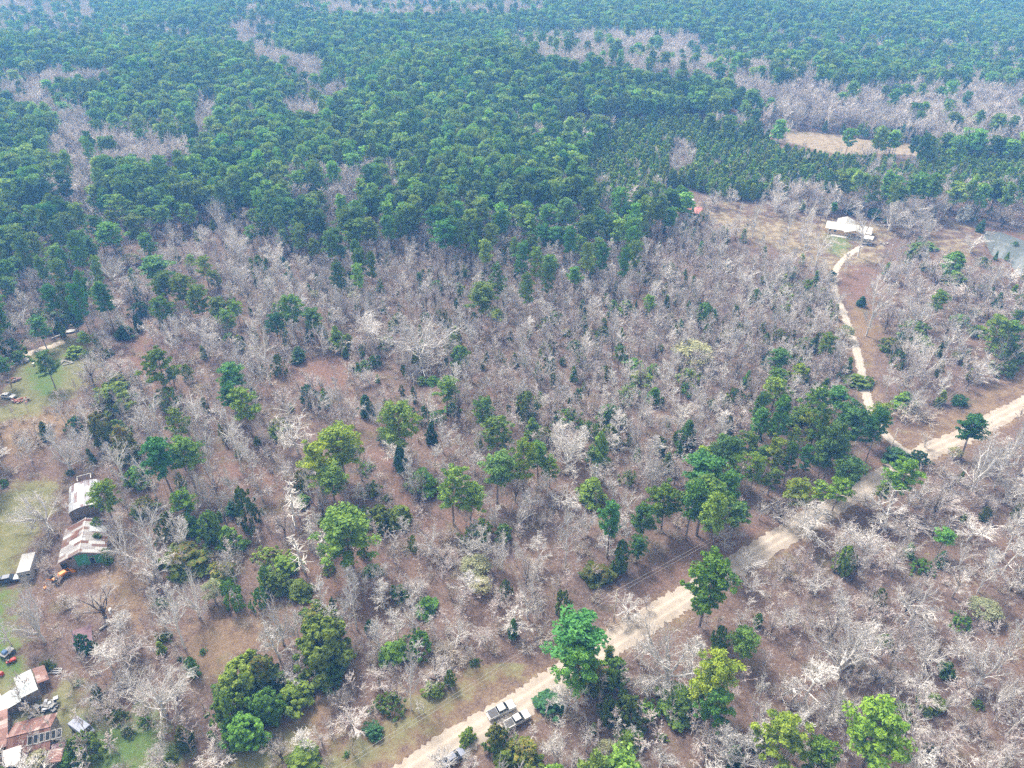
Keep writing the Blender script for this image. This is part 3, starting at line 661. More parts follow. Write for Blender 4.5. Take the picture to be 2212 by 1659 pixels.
KIND = {  # code: (prototypes, name, category, crown share of the height, centre height share, min H, max H)
 'P': (['pine_tall_0', 'pine_round_0', 'pine_tall_1', 'pine_round_1', 'pine_open_0', 'pine_tall_2', 'pine_round_2', 'pine_open_1', 'pine_tall_3'], 'pine_tree', 'pine tree', .58, .70, 7, 21),
 'Y': (['pine_bright_0', 'pine_bright_1', 'pine_bright_2'], 'pine_tree', 'pine tree', .6, .68, 6, 19),
 'D': (['pine_dark_0', 'pine_dark_1', 'pine_dark_2'], 'pine_tree', 'pine tree', .6, .68, 6, 20),
 'J': (['pine_young_0', 'pine_young_1'], 'pine_tree', 'pine tree', .9, .5, 5, 11),
 'C': (['cedar_green_0', 'cedar_green_1', 'cedar_green_2'], 'cedar_tree', 'cedar tree', .96, .48, 2, 12),
 'X': (['cedar_big_0', 'cedar_big_1'], 'cedar_tree', 'cedar tree', .96, .48, 5, 14),
 'O': (['cedar_tan_0', 'cedar_tan_1'], 'cedar_tree', 'cedar tree', .96, .48, 2, 11),
 'K': (['cedar_dark_0', 'cedar_dark_1'], 'cedar_tree', 'cedar tree', .96, .48, 2, 10),
 'S': (['shrub_0', 'shrub_1'], 'evergreen_shrub', 'shrub', 1, .5, .8, 4),
 'B': (['bare_broad_0', 'bare_broad_1', 'bare_fork_0', 'bare_broad_2', 'bare_broad_3', 'bare_fork_1', 'bare_broad_4', 'bare_broad_5'], 'bare_tree', 'bare tree', .86, .56, 5, 19),
 'T': (['bare_narrow_0', 'bare_narrow_1', 'bare_fork_2', 'bare_narrow_2', 'bare_narrow_3'], 'bare_tree', 'bare tree', .9, .55, 6, 21),
 'U': (['bare_pink_0', 'bare_pink_1', 'bare_pink_2', 'bare_pink_3'], 'bare_tree', 'bare tree', .9, .54, 4, 15),
 'V': (['bush_0', 'bush_1', 'bush_tan_0', 'bush_2', 'bush_tan_1'], 'leafless_bush', 'bush', 1, .5, 2, 6),
 'N': (['snag_0', 'snag_1', 'snag_2'], 'dead_pine', 'dead tree', .95, .52, 4, 20),
 'G': (['budding_0'], 'budding_tree', 'budding tree', .9, .55, 3, 12),
 'W': (['blossom_0'], 'blossoming_tree', 'blossoming tree', .97, .5, 3, 10),
}

# ------------------------------------------------------------------ the trees of the photograph: code, centre x, centre y, width, height of what shows, by tile (4 units = 1 pixel of the 2212 frame)
TILES = {
(553, 829.5): """K 450 100 110 200;T 560 140 200 240;T 650 140 110 260;B 270 190 260 200;O 200 330 140 110;C 170 410 110 130;B 330 430 280 340;K 960 190 100 200;B 1050 240 160 240;P 1230 330 310 420;K 1120 450 140 150;B 1470 130 180 190;C 1450 280 100 180;C 1560 280 120 120;P 1640 50 180 170;C 1690 200 100 120;B 1600 420 200 320;P 1960 230 160 240;P 2080 410 240 300;T 1790 560 140 300;T 1920 500 110 320;T 1540 620 130 240;N 1400 640 60 180;Y 720 520 340 420;Y 520 660 280 400;P 640 830 240 170;C 950 720 120 100;S 1000 900 150 110;N 860 920 100 190;N 930 960 70 150;T 240 730 200 260;N 290 1010 190 480;T 440 800 160 380;N 530 980 80 210;C 400 1010 120 110;N 990 1170 60 310;P 780 1280 450 440;C 680 1140 200 150;C 880 1130 200 160;C 1080 1160 220 250;C 1230 1130 180 200;C 100 1470 220 150;C 260 1560 220 180;N 430 1250 120 540;N 480 1340 90 380;N 380 1450 160 400;N 570 1440 140 340;C 1440 830 200 240;P 1690 880 260 400;P 1840 980 220 320;K 1240 640 90 250;B 1200 580 260 160;B 1320 740 180 120;D 2080 760 260 340;B 2060 1130 160 200;T 2030 1000 120 150;V 1400 1200 160 150;B 1500 1330 240 300;B 1870 1400 200 240;C 1900 1270 240 160;C 2140 1280 140 180;U 1600 1480 300 260;V 1250 1380 160 160;T 1190 1440 100 200;B 2130 1460 180 300;G 1900 1570 260 160;V 1700 1300 240 180;V 1780 1600 160 100;C 1010 1600 120 110;B 800 1620 160 90;S 1130 980 80 60;C 620 1580 120 110""",
(0, 829.5): """C 970 100 340 280;O 870 400 190 330;C 1010 385 150 180;B 720 270 240 320;T 1330 260 260 430;T 1230 320 190 400;C 1440 130 190 220;Y 1530 330 170 270;B 540 560 280 360;V 300 450 300 260;T 1000 650 190 430;O 1090 520 170 340;D 1390 650 250 420;P 1590 610 250 370;T 1270 760 210 400;C 1170 800 190 220;Y 890 970 210 300;U 1060 1000 170 300;O 1240 1060 180 200;Y 1570 1020 190 240;C 1650 1200 120 220;B 1750 880 250 360;T 1990 900 160 400;B 330 1060 460 440;B 1010 1330 280 480;T 1260 1290 320 560;B 1330 1540 280 360;C 1440 1240 170 260;T 1580 1290 170 320;C 1810 1250 190 330;C 1980 1330 180 260;C 2130 1080 180 420;O 1580 1530 320 280;V 1840 1490 200 150;Y 2110 170 240 280;D 2000 100 180 200;T 1750 530 200 520;T 1700 250 260 400;T 2010 450 240 650;T 2150 650 150 400;O 1920 1620 220 140;V 1080 1440 160 200;V 780 720 180 180;V 360 1400 260 200;V 400 1560 220 200;S 600 760 60 60;S 30 850 80 80;V 80 740 200 160;V 480 1000 160 240;K 660 350 120 160;K 2010 1050 120 160;V 2050 1500 200 200;C 840 1240 120 180;C 850 1350 110 160;V 480 1250 200 220;N 1990 1430 60 180""",
(0, 1244.0): """B 250 330 320 500;U 840 200 340 420;B 1650 160 300 420;B 1480 330 280 560;G 1830 130 180 240;C 2010 150 180 300;N 2030 180 90 220;U 1040 640 400 420;B 1330 980 560 600;B 800 960 320 320;U 940 1120 240 240;V 760 1240 260 220;X 2100 900 330 400;X 1980 1130 320 400;X 2110 1350 280 320;O 1920 950 170 180;O 2160 720 140 160;C 1660 790 110 190;S 1750 650 60 60;S 1560 715 50 50;X 720 1470 270 250;C 600 1560 180 180;B 1370 1530 280 300;B 1890 1480 140 170;U 1860 1590 280 160;V 700 1590 220 160;S 1000 1210 150 120;S 1100 1340 120 100;S 830 1010 100 160;S 680 920 60 60;G 320 1590 180 150;V 480 1330 150 220;S 1420 520 100 100;C 1380 230 110 120;B 30 480 150 240;V 1080 390 180 180;O 400 760 90 70;V 900 1300 160 240;V 560 250 200 180;V 620 900 200 160;S 1250 1250 120 100;S 1480 1560 120 120;V 180 980 140 120;V 1080 800 260 240;B 1100 900 260 240""",
(553, 1244.0): """C 180 60 200 240;C 370 110 180 170;C 20 190 120 220;B 180 380 320 460;T 340 430 150 300;O 530 370 280 200;X 580 600 400 520;X 640 840 250 260;T 340 690 130 180;U 330 810 330 300;C 350 1010 300 280;O 80 850 260 380;X 80 1120 240 320;T 540 170 180 320;B 820 180 240 520;T 1050 510 210 380;T 1210 400 190 340;T 1340 330 160 400;C 1210 640 200 150;C 1400 580 220 230;C 1230 140 150 150;C 1470 250 160 160;B 1380 100 240 200;B 1740 420 320 360;T 1760 190 120 220;T 1310 900 200 500;U 1060 880 200 220;V 860 620 200 220;V 980 720 150 160;U 700 1060 220 280;U 810 1250 300 260;V 960 1170 180 160;C 1150 1110 220 180;C 1520 980 150 140;U 1550 830 300 300;U 1970 520 220 240;V 1640 620 300 160;V 1750 720 260 180;V 2050 620 200 220;V 2100 450 180 200;T 400 1420 200 220;C 410 1570 240 170;U 200 1500 240 260;U 560 1400 160 200;S 780 1540 60 50;V 600 1600 160 110;V 830 1480 120 220;K 1020 1340 140 110;S 1890 740 80 80;G 1940 70 200 150;V 1680 120 150 240;U 2100 200 180 200;T 1620 1590 240 180;N 1400 1130 50 180;N 1440 1120 40 150;C 2160 110 100 160;C 1820 1400 130 150;O 2070 1400 180 260;B 1840 1560 200 180;B 2150 1290 100 120;C 2150 1570 140 180""",
(1106, 1244.0): """B 140 160 260 420;V 390 50 130 120;C 450 240 150 260;D 570 600 440 420;P 560 780 330 240;P 850 680 90 160;O 720 880 170 320;C 900 850 230 300;X 980 1150 280 360;C 1010 1400 200 200;C 850 1150 180 280;N 905 1290 80 280;B 1010 270 260 240;U 1170 230 100 150;V 830 410 130 130;B 1380 660 540 640;T 1130 640 200 300;B 1150 950 160 200;Y 1700 70 380 520;C 1810 540 120 240;P 2010 550 220 280;Y 1740 880 380 480;P 1760 1120 280 260;C 1440 1080 280 300;C 1180 1150 200 180;S 1300 1390 90 80;B 460 1060 360 380;K 330 1080 200 180;B 380 1460 240 340;T 650 1360 170 320;B 530 1540 220 160;G 820 1490 160 150;B 1300 1560 240 200;B 1090 1590 150 130;U 1680 1440 420 380;B 1860 1300 180 200;O 90 1520 280 240;U 1980 360 160 160;V 2140 760 200 240;B 2150 1000 140 380;T 2140 1210 170 300;C 2150 1420 160 200;B 2080 60 220 160;V 250 500 300 180;V 100 600 240 180;V 700 170 200 200""",
(1659, 1244.0): """B 430 90 260 220;B 220 350 240 260;B 700 620 520 620;B 150 960 240 280;B 450 360 180 200;B 1290 250 380 440;U 640 160 160 160;B 1400 660 280 320;C 1020 560 110 130;C 1670 390 170 140;G 1880 290 260 160;B 1930 740 460 500;C 1540 800 130 160;T 1330 930 300 240;C 1420 1080 180 170;Y 130 1380 380 420;Y 460 1570 260 240;Y 950 1380 500 480;C 1130 1180 200 200;O 1090 1190 150 140;B 360 1160 280 240;B 640 1100 340 260;U 1500 1450 360 380;B 1580 1060 220 280;B 2050 1000 300 380;B 2130 1500 200 300;T 2120 600 180 460;B 2130 40 200 150;U 1700 1250 200 220;S 1820 1100 80 90;S 1400 1490 130 100;U 1980 1560 220 160;B 1300 500 160 200;U 60 400 150 260;U 900 250 240 240;U 1100 900 240 240;U 1750 950 220 240;B 400 800 240 240;U 950 850 200 220;U 250 1250 180 200;U 1850 1300 260 260;B 1700 620 240 260""",
(1106, 829.5): """C 120 170 170 260;C 180 370 120 180;C 490 290 200 170;C 830 260 160 200;C 850 430 160 200;C 670 390 120 150;O 290 450 160 160;Y 100 640 230 400;P 230 620 170 280;Y 330 730 130 200;B 490 580 440 400;C 1010 80 180 180;C 1230 100 120 170;T 1120 200 100 360;T 1180 260 160 300;T 770 100 120 220;T 860 170 100 180;B 370 60 150 200;C 1540 40 160 100;C 1740 180 80 100;C 1510 430 140 260;B 1560 200 180 160;B 1650 400 150 220;U 1990 250 170 260;U 1860 220 130 180;C 1930 90 120 150;C 2050 110 60 80;D 2150 330 140 280;Y 1690 640 170 190;D 1850 570 230 230;Y 1920 700 180 200;D 1680 800 330 320;P 1660 980 340 380;P 2060 510 180 200;Y 2110 720 170 280;P 1900 900 200 340;P 1780 1000 200 360;Y 1330 1000 260 300;P 1150 1150 200 280;P 1560 1000 200 380;D 1940 1120 200 140;D 2160 620 110 200;T 310 870 150 240;B 460 990 260 230;C 690 920 200 260;T 700 770 160 220;T 880 870 140 260;T 1030 640 100 220;B 1250 740 240 300;U 1130 700 140 260;B 1010 980 180 260;B 980 1180 180 200;C 1000 800 130 150;T 480 1280 200 560;B 650 1180 200 260;B 60 1120 220 300;T 240 1420 170 260;B 190 1590 220 200;T 40 1450 120 240;U 270 1180 180 240;C 950 1490 120 320;O 730 1610 220 140;P 1090 1400 150 160;V 850 1250 160 240;V 1250 1400 200 160;V 570 1400 120 180;U 1850 1330 240 200;B 2050 1530 260 240;B 2160 1060 110 200;C 760 560 140 300;V 1420 1180 160 140;V 1380 1280 160 140""",
(1659, 829.5): """P 70 60 200 200;C 400 60 90 160;Y 430 170 230 200;D 620 130 180 220;P 250 300 180 220;D 110 330 140 200;Y 420 360 230 280;D 700 340 280 320;Y 70 580 180 300;Y 230 480 130 240;Y 960 260 170 170;D 900 360 150 200;D 620 590 120 200;P 200 620 120 260;D 330 640 100 240;P 40 800 150 160;C 30 360 80 180;P 560 480 160 200;V 1150 220 250 180;C 1190 140 160 170;B 1260 130 220 220;C 1460 165 60 80;K 1660 140 120 90;D 680 760 250 200;Y 260 930 210 160;Y 460 920 150 110;Y 620 900 190 200;T 1380 460 120 170;K 1130 620 190 140;Y 1160 790 250 250;Y 1000 930 120 110;K 1300 640 140 150;D 1770 400 220 280;B 400 1140 520 460;U 120 1080 220 280;B 1080 1100 340 380;B 900 1400 420 340;B 1350 920 260 240;U 1220 1220 260 200;B 1860 720 440 460;B 2120 560 200 460;B 1780 1250 300 280;B 2100 900 260 280;B 2140 1300 200 420;B 1990 500 240 280;P 1530 1320 140 110;C 660 1520 130 280;C 1230 1430 80 140;C 1340 1580 160 90;U 150 1560 240 200;V 1500 700 260 200;U 850 980 260 200;G 1620 590 120 120;U 1600 820 260 240;U 1550 1020 260 240;U 1900 1020 260 240;B 650 1350 240 260;U 1100 1500 260 240;B 1700 1500 260 260;U 1450 1250 200 200;V 1350 250 260 160""",
(1659, 415.0): """B 80 60 240 200;B 210 130 180 160;T 340 190 130 300;B 480 80 200 160;B 700 90 220 180;B 1090 180 340 280;B 1300 120 300 240;B 1420 280 200 170;B 1250 280 180 150;B 850 60 200 160;B 1560 90 200 180;U 1850 80 240 180;U 2050 200 240 220;T 190 290 110 280;T 340 380 170 360;T 450 480 180 380;T 840 330 160 440;T 690 600 90 170;T 120 450 100 240;T 220 560 80 160;D 570 130 60 80;K 710 150 60 80;K 920 180 120 90;W 1710 180 120 150;K 1840 290 60 110;B 1780 430 190 180;C 1280 500 150 150;C 1390 460 100 80;C 1330 420 90 80;C 1610 620 180 220;C 1620 740 140 130;C 1870 600 110 100;S 2140 440 50 30;B 1040 660 200 200;B 950 800 200 240;T 930 980 200 560;B 1010 1000 160 200;B 1230 640 220 220;U 1450 620 240 240;B 1330 830 260 220;U 1480 740 200 180;U 1650 850 240 170;B 1340 1050 340 300;B 1980 700 240 200;B 2120 720 180 180;U 1950 1050 280 220;K 1860 850 140 110;C 2190 930 60 100;Y 1480 940 130 100;C 1660 1100 140 110;C 1810 1040 100 80;C 1820 1200 120 120;P 1980 1190 200 150;P 2120 1220 170 190;C 2090 1370 200 170;C 2060 1520 170 170;D 2150 1080 100 120;C 1270 1180 230 110;C 1340 1280 120 90;O 1070 1320 140 150;C 1120 1430 140 140;K 810 940 60 100;C 1350 640 70 80;B 1240 1320 220 280;B 1390 1450 240 320;B 1690 1280 240 300;G 1650 1420 120 90;B 1850 1500 240 240;C 180 830 120 110;C 320 840 150 180;K 550 730 80 110;C 110 1030 90 120;C 350 1030 60 90;C 100 1240 110 120;C 310 1320 160 150;Y 510 1310 150 150;D 110 1450 160 170;O 250 1380 130 120;Y 270 1560 140 100;Y 80 1620 150 80;B 50 800 200 280;B 200 1100 200 220;B 500 1060 220 280;U 540 1430 180 140;B 640 1380 160 240;G 670 1210 150 160;B 100 610 220 220;U 250 960 140 160;C 770 1620 160 80;C 880 1630 100 70;B 580 900 160 200;U 1180 1000 160 180;U 1560 1150 200 200;U 2000 880 220 160;U 1700 1000 200 160""",
(1106, 415.0): """O 120 90 120 100;P 450 20 160 100;P 230 200 100 100;P 320 210 160 150;P 420 210 100 110;D 270 380 150 160;D 360 400 150 150;D 480 390 150 210;P 600 470 140 150;P 330 630 140 190;P 670 620 130 150;O 740 670 80 90;C 750 520 140 120;P 870 290 90 130;P 1000 260 120 130;P 1030 400 110 240;P 1150 330 100 160;C 1370 360 50 80;P 750 260 60 90;P 620 310 120 110;P 560 200 50 110;C 770 120 120 110;C 1010 180 60 110;C 1630 200 90 80;D 1470 50 150 110;B 1360 240 200 130;T 1170 500 120 260;T 950 400 80 180;B 1170 180 110 150;T 1560 260 90 200;T 1710 150 120 260;T 1980 200 60 220;T 2110 210 120 300;T 1740 60 160 110;C 1110 730 90 110;O 1190 740 110 120;C 1380 660 90 110;C 1500 690 30 60;K 90 720 90 110;P 20 480 80 200;B 270 870 160 200;B 50 900 160 240;B 500 870 140 180;T 640 830 100 260;P 540 720 130 150;C 300 1120 150 110;C 380 1070 110 110;C 480 1210 80 60;C 650 1230 90 130;O 770 1220 120 130;C 870 980 90 120;C 990 990 110 140;C 1040 1040 80 90;Y 1190 960 110 140;O 1370 1110 110 130;C 1650 1060 150 240;C 1860 1080 40 80;O 1840 1230 80 110;B 1260 1110 130 180;B 1920 930 140 150;B 1980 720 220 200;B 2120 1000 140 200;C 2110 910 100 150;B 2060 820 180 180;C 2170 760 60 80;T 1820 540 120 200;G 1560 1390 340 200;C 550 1320 120 110;C 300 1370 130 140;C 440 1460 60 80;C 20 1450 60 130;C 600 1440 100 140;P 930 1390 90 140;C 1060 1490 150 120;C 1220 1530 110 120;C 800 1560 110 160;C 1540 1590 180 160;C 1120 1590 160 130;C 1280 1340 60 70;B 240 1530 220 260;T 90 1400 120 380;B 420 1600 180 110;T 1380 1500 160 340;B 620 1530 130 150;T 840 1450 90 130;C 170 200 60 80;P 680 210 50 100""",
(553, 415.0): """P 60 280 140 210;P 360 310 150 140;P 520 260 150 130;P 540 80 150 190;P 230 390 110 100;D 370 450 90 140;P 490 490 110 190;D 590 440 100 150;O 660 390 70 90;D 720 520 110 110;P 850 350 200 190;C 830 260 110 100;P 960 320 160 190;P 1000 330 120 180;P 1130 250 90 110;P 1150 370 90 120;Y 1390 150 130 190;D 1690 110 90 130;P 1740 160 130 200;P 1850 280 160 280;P 1620 200 90 150;P 1990 100 130 160;P 2040 380 120 240;C 2180 500 70 150;D 1110 100 90 90;K 1200 120 60 80;Y 730 220 80 80;B 1030 90 120 170;T 1970 120 100 240;T 1320 510 120 230;B 1520 320 160 170;B 1550 80 80 140;U 850 80 180 180;B 1920 610 80 130;K 230 600 60 90;C 270 730 100 80;C 30 640 100 190;C 110 760 80 80;G 510 880 110 90;K 810 740 150 130;C 830 840 80 80;G 840 890 100 60;P 300 1000 190 190;D 160 1130 140 190;D 500 1100 160 140;C 700 1260 130 220;B 120 960 180 170;T 310 1180 120 220;B 560 1240 160 280;B 990 1150 400 360;B 1410 1260 560 460;T 60 1380 220 480;C 190 1500 110 200;K 350 1400 110 150;T 790 1510 110 190;T 720 960 80 270;C 1020 1460 90 120;C 940 1490 80 100;B 970 1590 200 130;C 1440 820 100 100;C 1560 820 120 120;O 1660 760 130 110;C 1790 680 80 110;C 1760 830 110 120;P 1940 920 220 260;C 2110 790 60 80;C 1440 720 60 110;C 1590 1050 110 110;C 1470 1080 80 100;C 2090 1050 120 80;T 2150 950 120 280;B 1690 1170 160 240;C 1700 1300 120 210;C 1770 1420 160 230;C 1230 1120 120 160;C 1120 1290 140 100;O 1660 1260 80 80;C 1430 1620 90 80;C 1530 1620 90 80;C 2110 1450 90 110;C 1940 1490 70 90;U 600 700 150 180;T 380 620 90 190;T 1700 830 50 150;T 1820 900 60 160""",
(0, 415.0): """P 50 120 160 200;P 100 220 160 190;P 130 400 180 140;P 270 200 140 150;P 1220 110 160 100;P 1220 210 150 130;P 1390 200 140 140;P 1620 180 130 110;P 1180 300 180 160;P 830 290 160 130;P 960 230 120 100;P 960 370 200 170;Y 700 430 160 120;P 1260 440 140 140;P 1040 120 200 120;P 1330 60 160 110;P 1480 120 150 150;D 900 110 120 110;P 2040 60 130 130;Y 2180 200 90 120;P 2160 350 100 130;D 550 220 110 120;B 450 120 180 170;B 740 100 170 180;B 530 290 200 110;B 1860 170 220 290;B 1750 350 220 190;B 1480 350 180 170;B 1500 530 180 210;B 2050 450 220 310;B 2070 720 300 240;P 480 560 170 160;P 600 600 100 100;T 570 560 60 190;B 300 680 240 200;B 300 430 160 120;B 940 660 280 280;G 1120 580 160 120;D 1370 670 230 190;P 1400 800 180 180;Y 1590 830 190 160;P 1720 920 190 160;Y 1410 1000 170 140;P 1640 590 90 80;Y 1760 640 140 110;Y 1850 740 100 80;K 1210 1010 130 140;U 960 900 220 180;U 1250 870 160 180;U 1100 830 160 180;B 940 1100 260 170;B 920 1230 180 200;K 1080 1200 130 140;D 700 820 130 150;O 620 960 140 160;C 450 1090 180 210;D 330 1170 150 160;O 150 870 80 110;B 590 820 140 110;U 290 880 130 150;B 50 1130 160 240;B 180 1100 160 190;P 50 680 160 160;C 80 1340 180 130;C 150 1420 120 120;D 20 1500 120 190;P 720 1260 100 120;C 650 1370 140 120;P 390 1480 170 140;B 750 1520 200 240;U 1020 1480 240 220;O 910 1390 90 60;O 1030 1630 180 90;T 1300 1190 160 190;B 1480 1200 220 280;B 1730 1170 300 270;P 1900 1010 160 210;P 1960 1090 140 190;Y 2040 1000 110 110;T 2150 1150 160 280;Y 1370 1510 260 210;D 1990 1600 200 110;B 2060 1430 280 270;V 1620 1420 240 140;K 2090 1280 60 80;D 1980 1270 80 80;D 60 820 140 130;D 140 640 130 130;P 40 500 140 130;C 330 1050 110 110;D 640 1090 130 110;B 1650 480 160 150""",
}

# ------------------------------------------------------------------ fitting each tree of the list to the ground
FREE = [gpoly([(1435, 405), (1520, 415), (1545, 450), (1520, 475), (1470, 470), (1440, 440)])]    # the barn's yard
def fit(code, px, py, w, h):
    protos, nm, cat, cs, fc, h0, h1 = KIND[code]
    Ht = 12.0 if h0 > 3 else 4.0; zg = 0.0
    for _ in range(7):
        p = P(px, py, zg + fc * Ht); zg = float(terrain(p.x, p.y))
        _, _, zc = proj(p.x, p.y, p.z); W = w * float(zc) / FPX
        q1 = proj(p.x, p.y, p.z + 1); q0 = proj(p.x, p.y, p.z); v = abs(float(q1[1] - q0[1])) + 1e-6
        g = proj(p.x, p.y + 1, p.z); gy = abs(float(g[1] - q0[1]))
        Tt = np.clip((h - 0.6 * W * gy) / v, 0.6 * W, 3.6 * W)
        if code in 'PYD': Tt = max(Tt, 0.75 * W)
        Ht = float(np.clip(Tt / cs * (1.12 if code in 'BT' else 1), h0, h1))
        if code in 'PYD': Ht = max(Ht, min(2.1 * W, 17))
    return dict(code=code, x=p.x, y=p.y, z=zg, W=W * (1.2 if code in 'BTU' else 1.32 if code in 'COKXS' else 1.15), H=Ht, px=px, py=py, size=w * h)
TREES = []
for (ox, oy), s in TILES.items():
    for e in s.split(';'):
        c, a, b, w, h = e.split()
        TREES.append(fit(c, ox + float(a) / 4, oy + float(b) / 4, float(w) / 4, float(h) / 4))
for t in TREES: t['hand'] = True
TX = np.array([t['x'] for t in TREES]); TY = np.array([t['y'] for t in TREES])

# ------------------------------------------------------------------ the rest of the woods: what grows where, outlined as it shows
PF = [ # (outline, share of pines)
 ([(-9999, -9999), (9999, -9999), (9999, 430), (-9999, 430)], .45), ([(1100, -99), (9999, -99), (9999, 95), (1900, 75), (1650, 60), (1400, 50), (1150, 20)], .95),
 ([(80, 15), (300, 5), (520, 20), (505, 45), (350, 50), (200, 75), (150, 60), (90, 40)], .9), ([(-999, -99), (60, -9), (80, 15), (85, 40), (-999, 40)], .12),
 ([(90, 45), (140, 50), (200, 80), (215, 92), (120, 80), (100, 70)], .08), ([(225, 50), (290, 48), (290, 75), (230, 72)], .2), ([(350, 68), (400, 68), (400, 80), (350, 82)], .25), ([(500, 30), (553, 15), (553, 95), (505, 90)], .12),
 ([(-999, 78), (150, 85), (340, 82), (500, 95), (590, 125), (600, 165), (570, 210), (480, 215), (430, 200), (400, 240), (300, 260), (190, 215), (130, 190), (60, 150), (-999, 150)], .98),
 ([(25, 152), (85, 155), (110, 150), (215, 152), (215, 172), (130, 180), (80, 215), (40, 215)], .08), ([(60, 215), (130, 222), (140, 250), (80, 250)], .08), ([(150, 215), (182, 215), (185, 330), (150, 330)], .1),
 ([(225, 285), (300, 290), (300, 375), (240, 375)], .1), ([(300, 310), (440, 305), (440, 357), (310, 360)], .08), ([(415, 215), (465, 215), (460, 275), (425, 270)], .06), ([(445, 260), (470, 265), (450, 330), (430, 330)], .12),
 ([(-999, 225), (60, 225), (155, 260), (160, 440), (-999, 440)], .92), ([(95, 300), (150, 215), (185, 330), (230, 290), (300, 375), (215, 400), (200, 430), (150, 520), (100, 500), (110, 400)], .12), ([(210, 355), (330, 350), (553, 330), (553, 430), (210, 430)], .97), ([(420, 335), (470, 255), (553, 250), (553, 350)], .94),
 ([(553, 130), (600, 70), (620, 30), (760, 20), (1106, 30), (1106, 330), (1000, 345), (900, 330), (835, 335), (700, 340), (553, 345)], .97),
 ([(560, 90), (600, 75), (600, 115), (690, 115), (675, 185), (635, 190), (600, 140), (560, 130)], .08), ([(665, 180), (745, 175), (745, 205), (680, 215)], .08), ([(620, 210), (690, 225), (680, 255), (625, 250)], .08),
 ([(660, -99), (1106, -99), (1106, 20), (800, 22), (700, 15)], .12), ([(1106, 25), (1400, 40), (1650, 65), (1650, 72), (1106, 65)], .95),
 ([(1100, 62), (1310, 60), (1500, 62), (1659, 96), (1659, 195), (1600, 198), (1500, 175), (1380, 158), (1250, 143), (1100, 118)], .10), ([(-999, 15), (80, 18), (220, 45), (230, 78), (60, 78), (-999, 75)], .2), ([(1500, 65), (1659, 75), (1659, 115), (1530, 95)], .9),
 ([(1106, 110), (1250, 145), (1380, 155), (1500, 172), (1600, 195), (1608, 220), (1560, 232), (1470, 228), (1300, 228), (1106, 240)], .99), ([(1106, 240), (1200, 262), (1106, 300)], .4),
 ([(1659, 95), (9999, 95), (9999, 170), (1659, 165)], .42), ([(1760, 140), (1950, 140), (1960, 175), (1770, 172)], .97), ([(1620, 165), (2000, 180), (9999, 185), (9999, 310), (2000, 300), (1659, 275), (1640, 230)], .06),
 ([(835, 345), (1106, 330), (1250, 300), (1300, 430), (850, 430)], .85), ([(650, 345), (835, 340), (860, 370), (835, 430), (650, 430)], .3),
 ([(-9999, 428), (9999, 428), (9999, 9999), (-9999, 9999)], 0), ([(-999, 415), (150, 415), (190, 520), (230, 640), (180, 700), (60, 720), (-999, 740)], .42), ([(553, 425), (1500, 425), (1420, 500), (1000, 500), (700, 490), (553, 470)], .5), ([(560, 490), (1450, 500), (1350, 640), (700, 600)], .2), ([(1290, 1130), (1400, 1060), (1500, 1010), (1640, 870), (1900, 820), (1905, 930), (1700, 1040), (1520, 1130), (1400, 1200)], .75), ([(1180, 560), (1300, 560), (1300, 600), (1180, 600)], .3),
 ([(1200, 235), (1600, 232), (1640, 260), (1350, 262), (1200, 262)], -1)]
YOUNG = [([(1350, 255), (1480, 250), (1659, 290), (1830, 330), (1990, 335), (2010, 318), (2120, 320), (9999, 330), (9999, 425), (2050, 400), (1900, 372), (1720, 400), (1560, 425), (1300, 425), (1250, 330)], .97),
 ([(1860, 335), (1980, 345), (1980, 400), (1850, 385)], .5), ([(1445, 305), (1500, 310), (1505, 355), (1440, 385)], .1), ([(1660, 262), (2010, 288), (2025, 308), (1860, 290), (1660, 272)], .55), ([(-9, -9), (-8, -9), (-9, -8)], 0)]
SAP = [([(-9999, 415), (9999, 415), (9999, 99999), (-9999, 99999)], .42), ([(440, 560), (700, 415), (1500, 415), (1500, 470), (1760, 600), (1810, 700), (1800, 900), (1500, 960), (1250, 1000), (1000, 900), (900, 800), (600, 720)], .95),
 ([(1650, 1250), (2400, 900), (2600, 1900), (1400, 1900)], .55), ([(1880, 560), (2400, 560), (2300, 830), (1900, 900)], .5), ([(850, 1100), (1100, 1150), (1500, 1100), (1380, 1230), (1000, 1400), (800, 1430)], .55),
 ([(400, 1200), (700, 1200), (700, 1500), (400, 1600)], .12), ([(160, 700), (620, 700), (620, 1050), (160, 1050)], .6)]
PF = [(([((x - np.mean([q[0] for q in p])) * 1.3 + np.mean([q[0] for q in p]), (y - np.mean([q[1] for q in p])) * 1.3 + np.mean([q[1] for q in p])) for x, y in p] if 0 < s < .13 and len(p) < 9 and max(abs(q[0]) for q in p) < 2000 else p), s) for p, s in PF]
def share_at(tab, px, py, default=0.0):
    o = np.full(px.shape, default)
    for poly, s in tab: o = np.where(inside(poly, px, py), s, o)
    return o
VIS = [[(1659, 280), (1760, 284), (1860, 299), (2012, 315), (1990, 331), (1960, 337), (1905, 328), (1830, 328), (1765, 322), (1659, 296)],
 [(2128, 497), (2163, 500), (2212, 518), (2400, 600), (2400, 640), (2212, 600), (2173, 558), (2143, 550)],
 [(1500, 432), (1600, 436), (1700, 458), (1770, 470), (1900, 478), (1905, 560), (1800, 600), (1760, 560), (1640, 545), (1560, 500)],
 [(2040, 478), (2130, 490), (2212, 510), (2300, 540), (2300, 560), (2120, 500), (2130, 540), (2060, 560), (1990, 530)],
 [(1800, 560), (1900, 560), (1905, 700), (1900, 900), (1870, 900), (1840, 720), (1800, 660)]]
def in_any(polys, px, py):
    o = np.zeros(px.shape, bool)
    for p in polys: o |= inside(p, px, py)
    return o
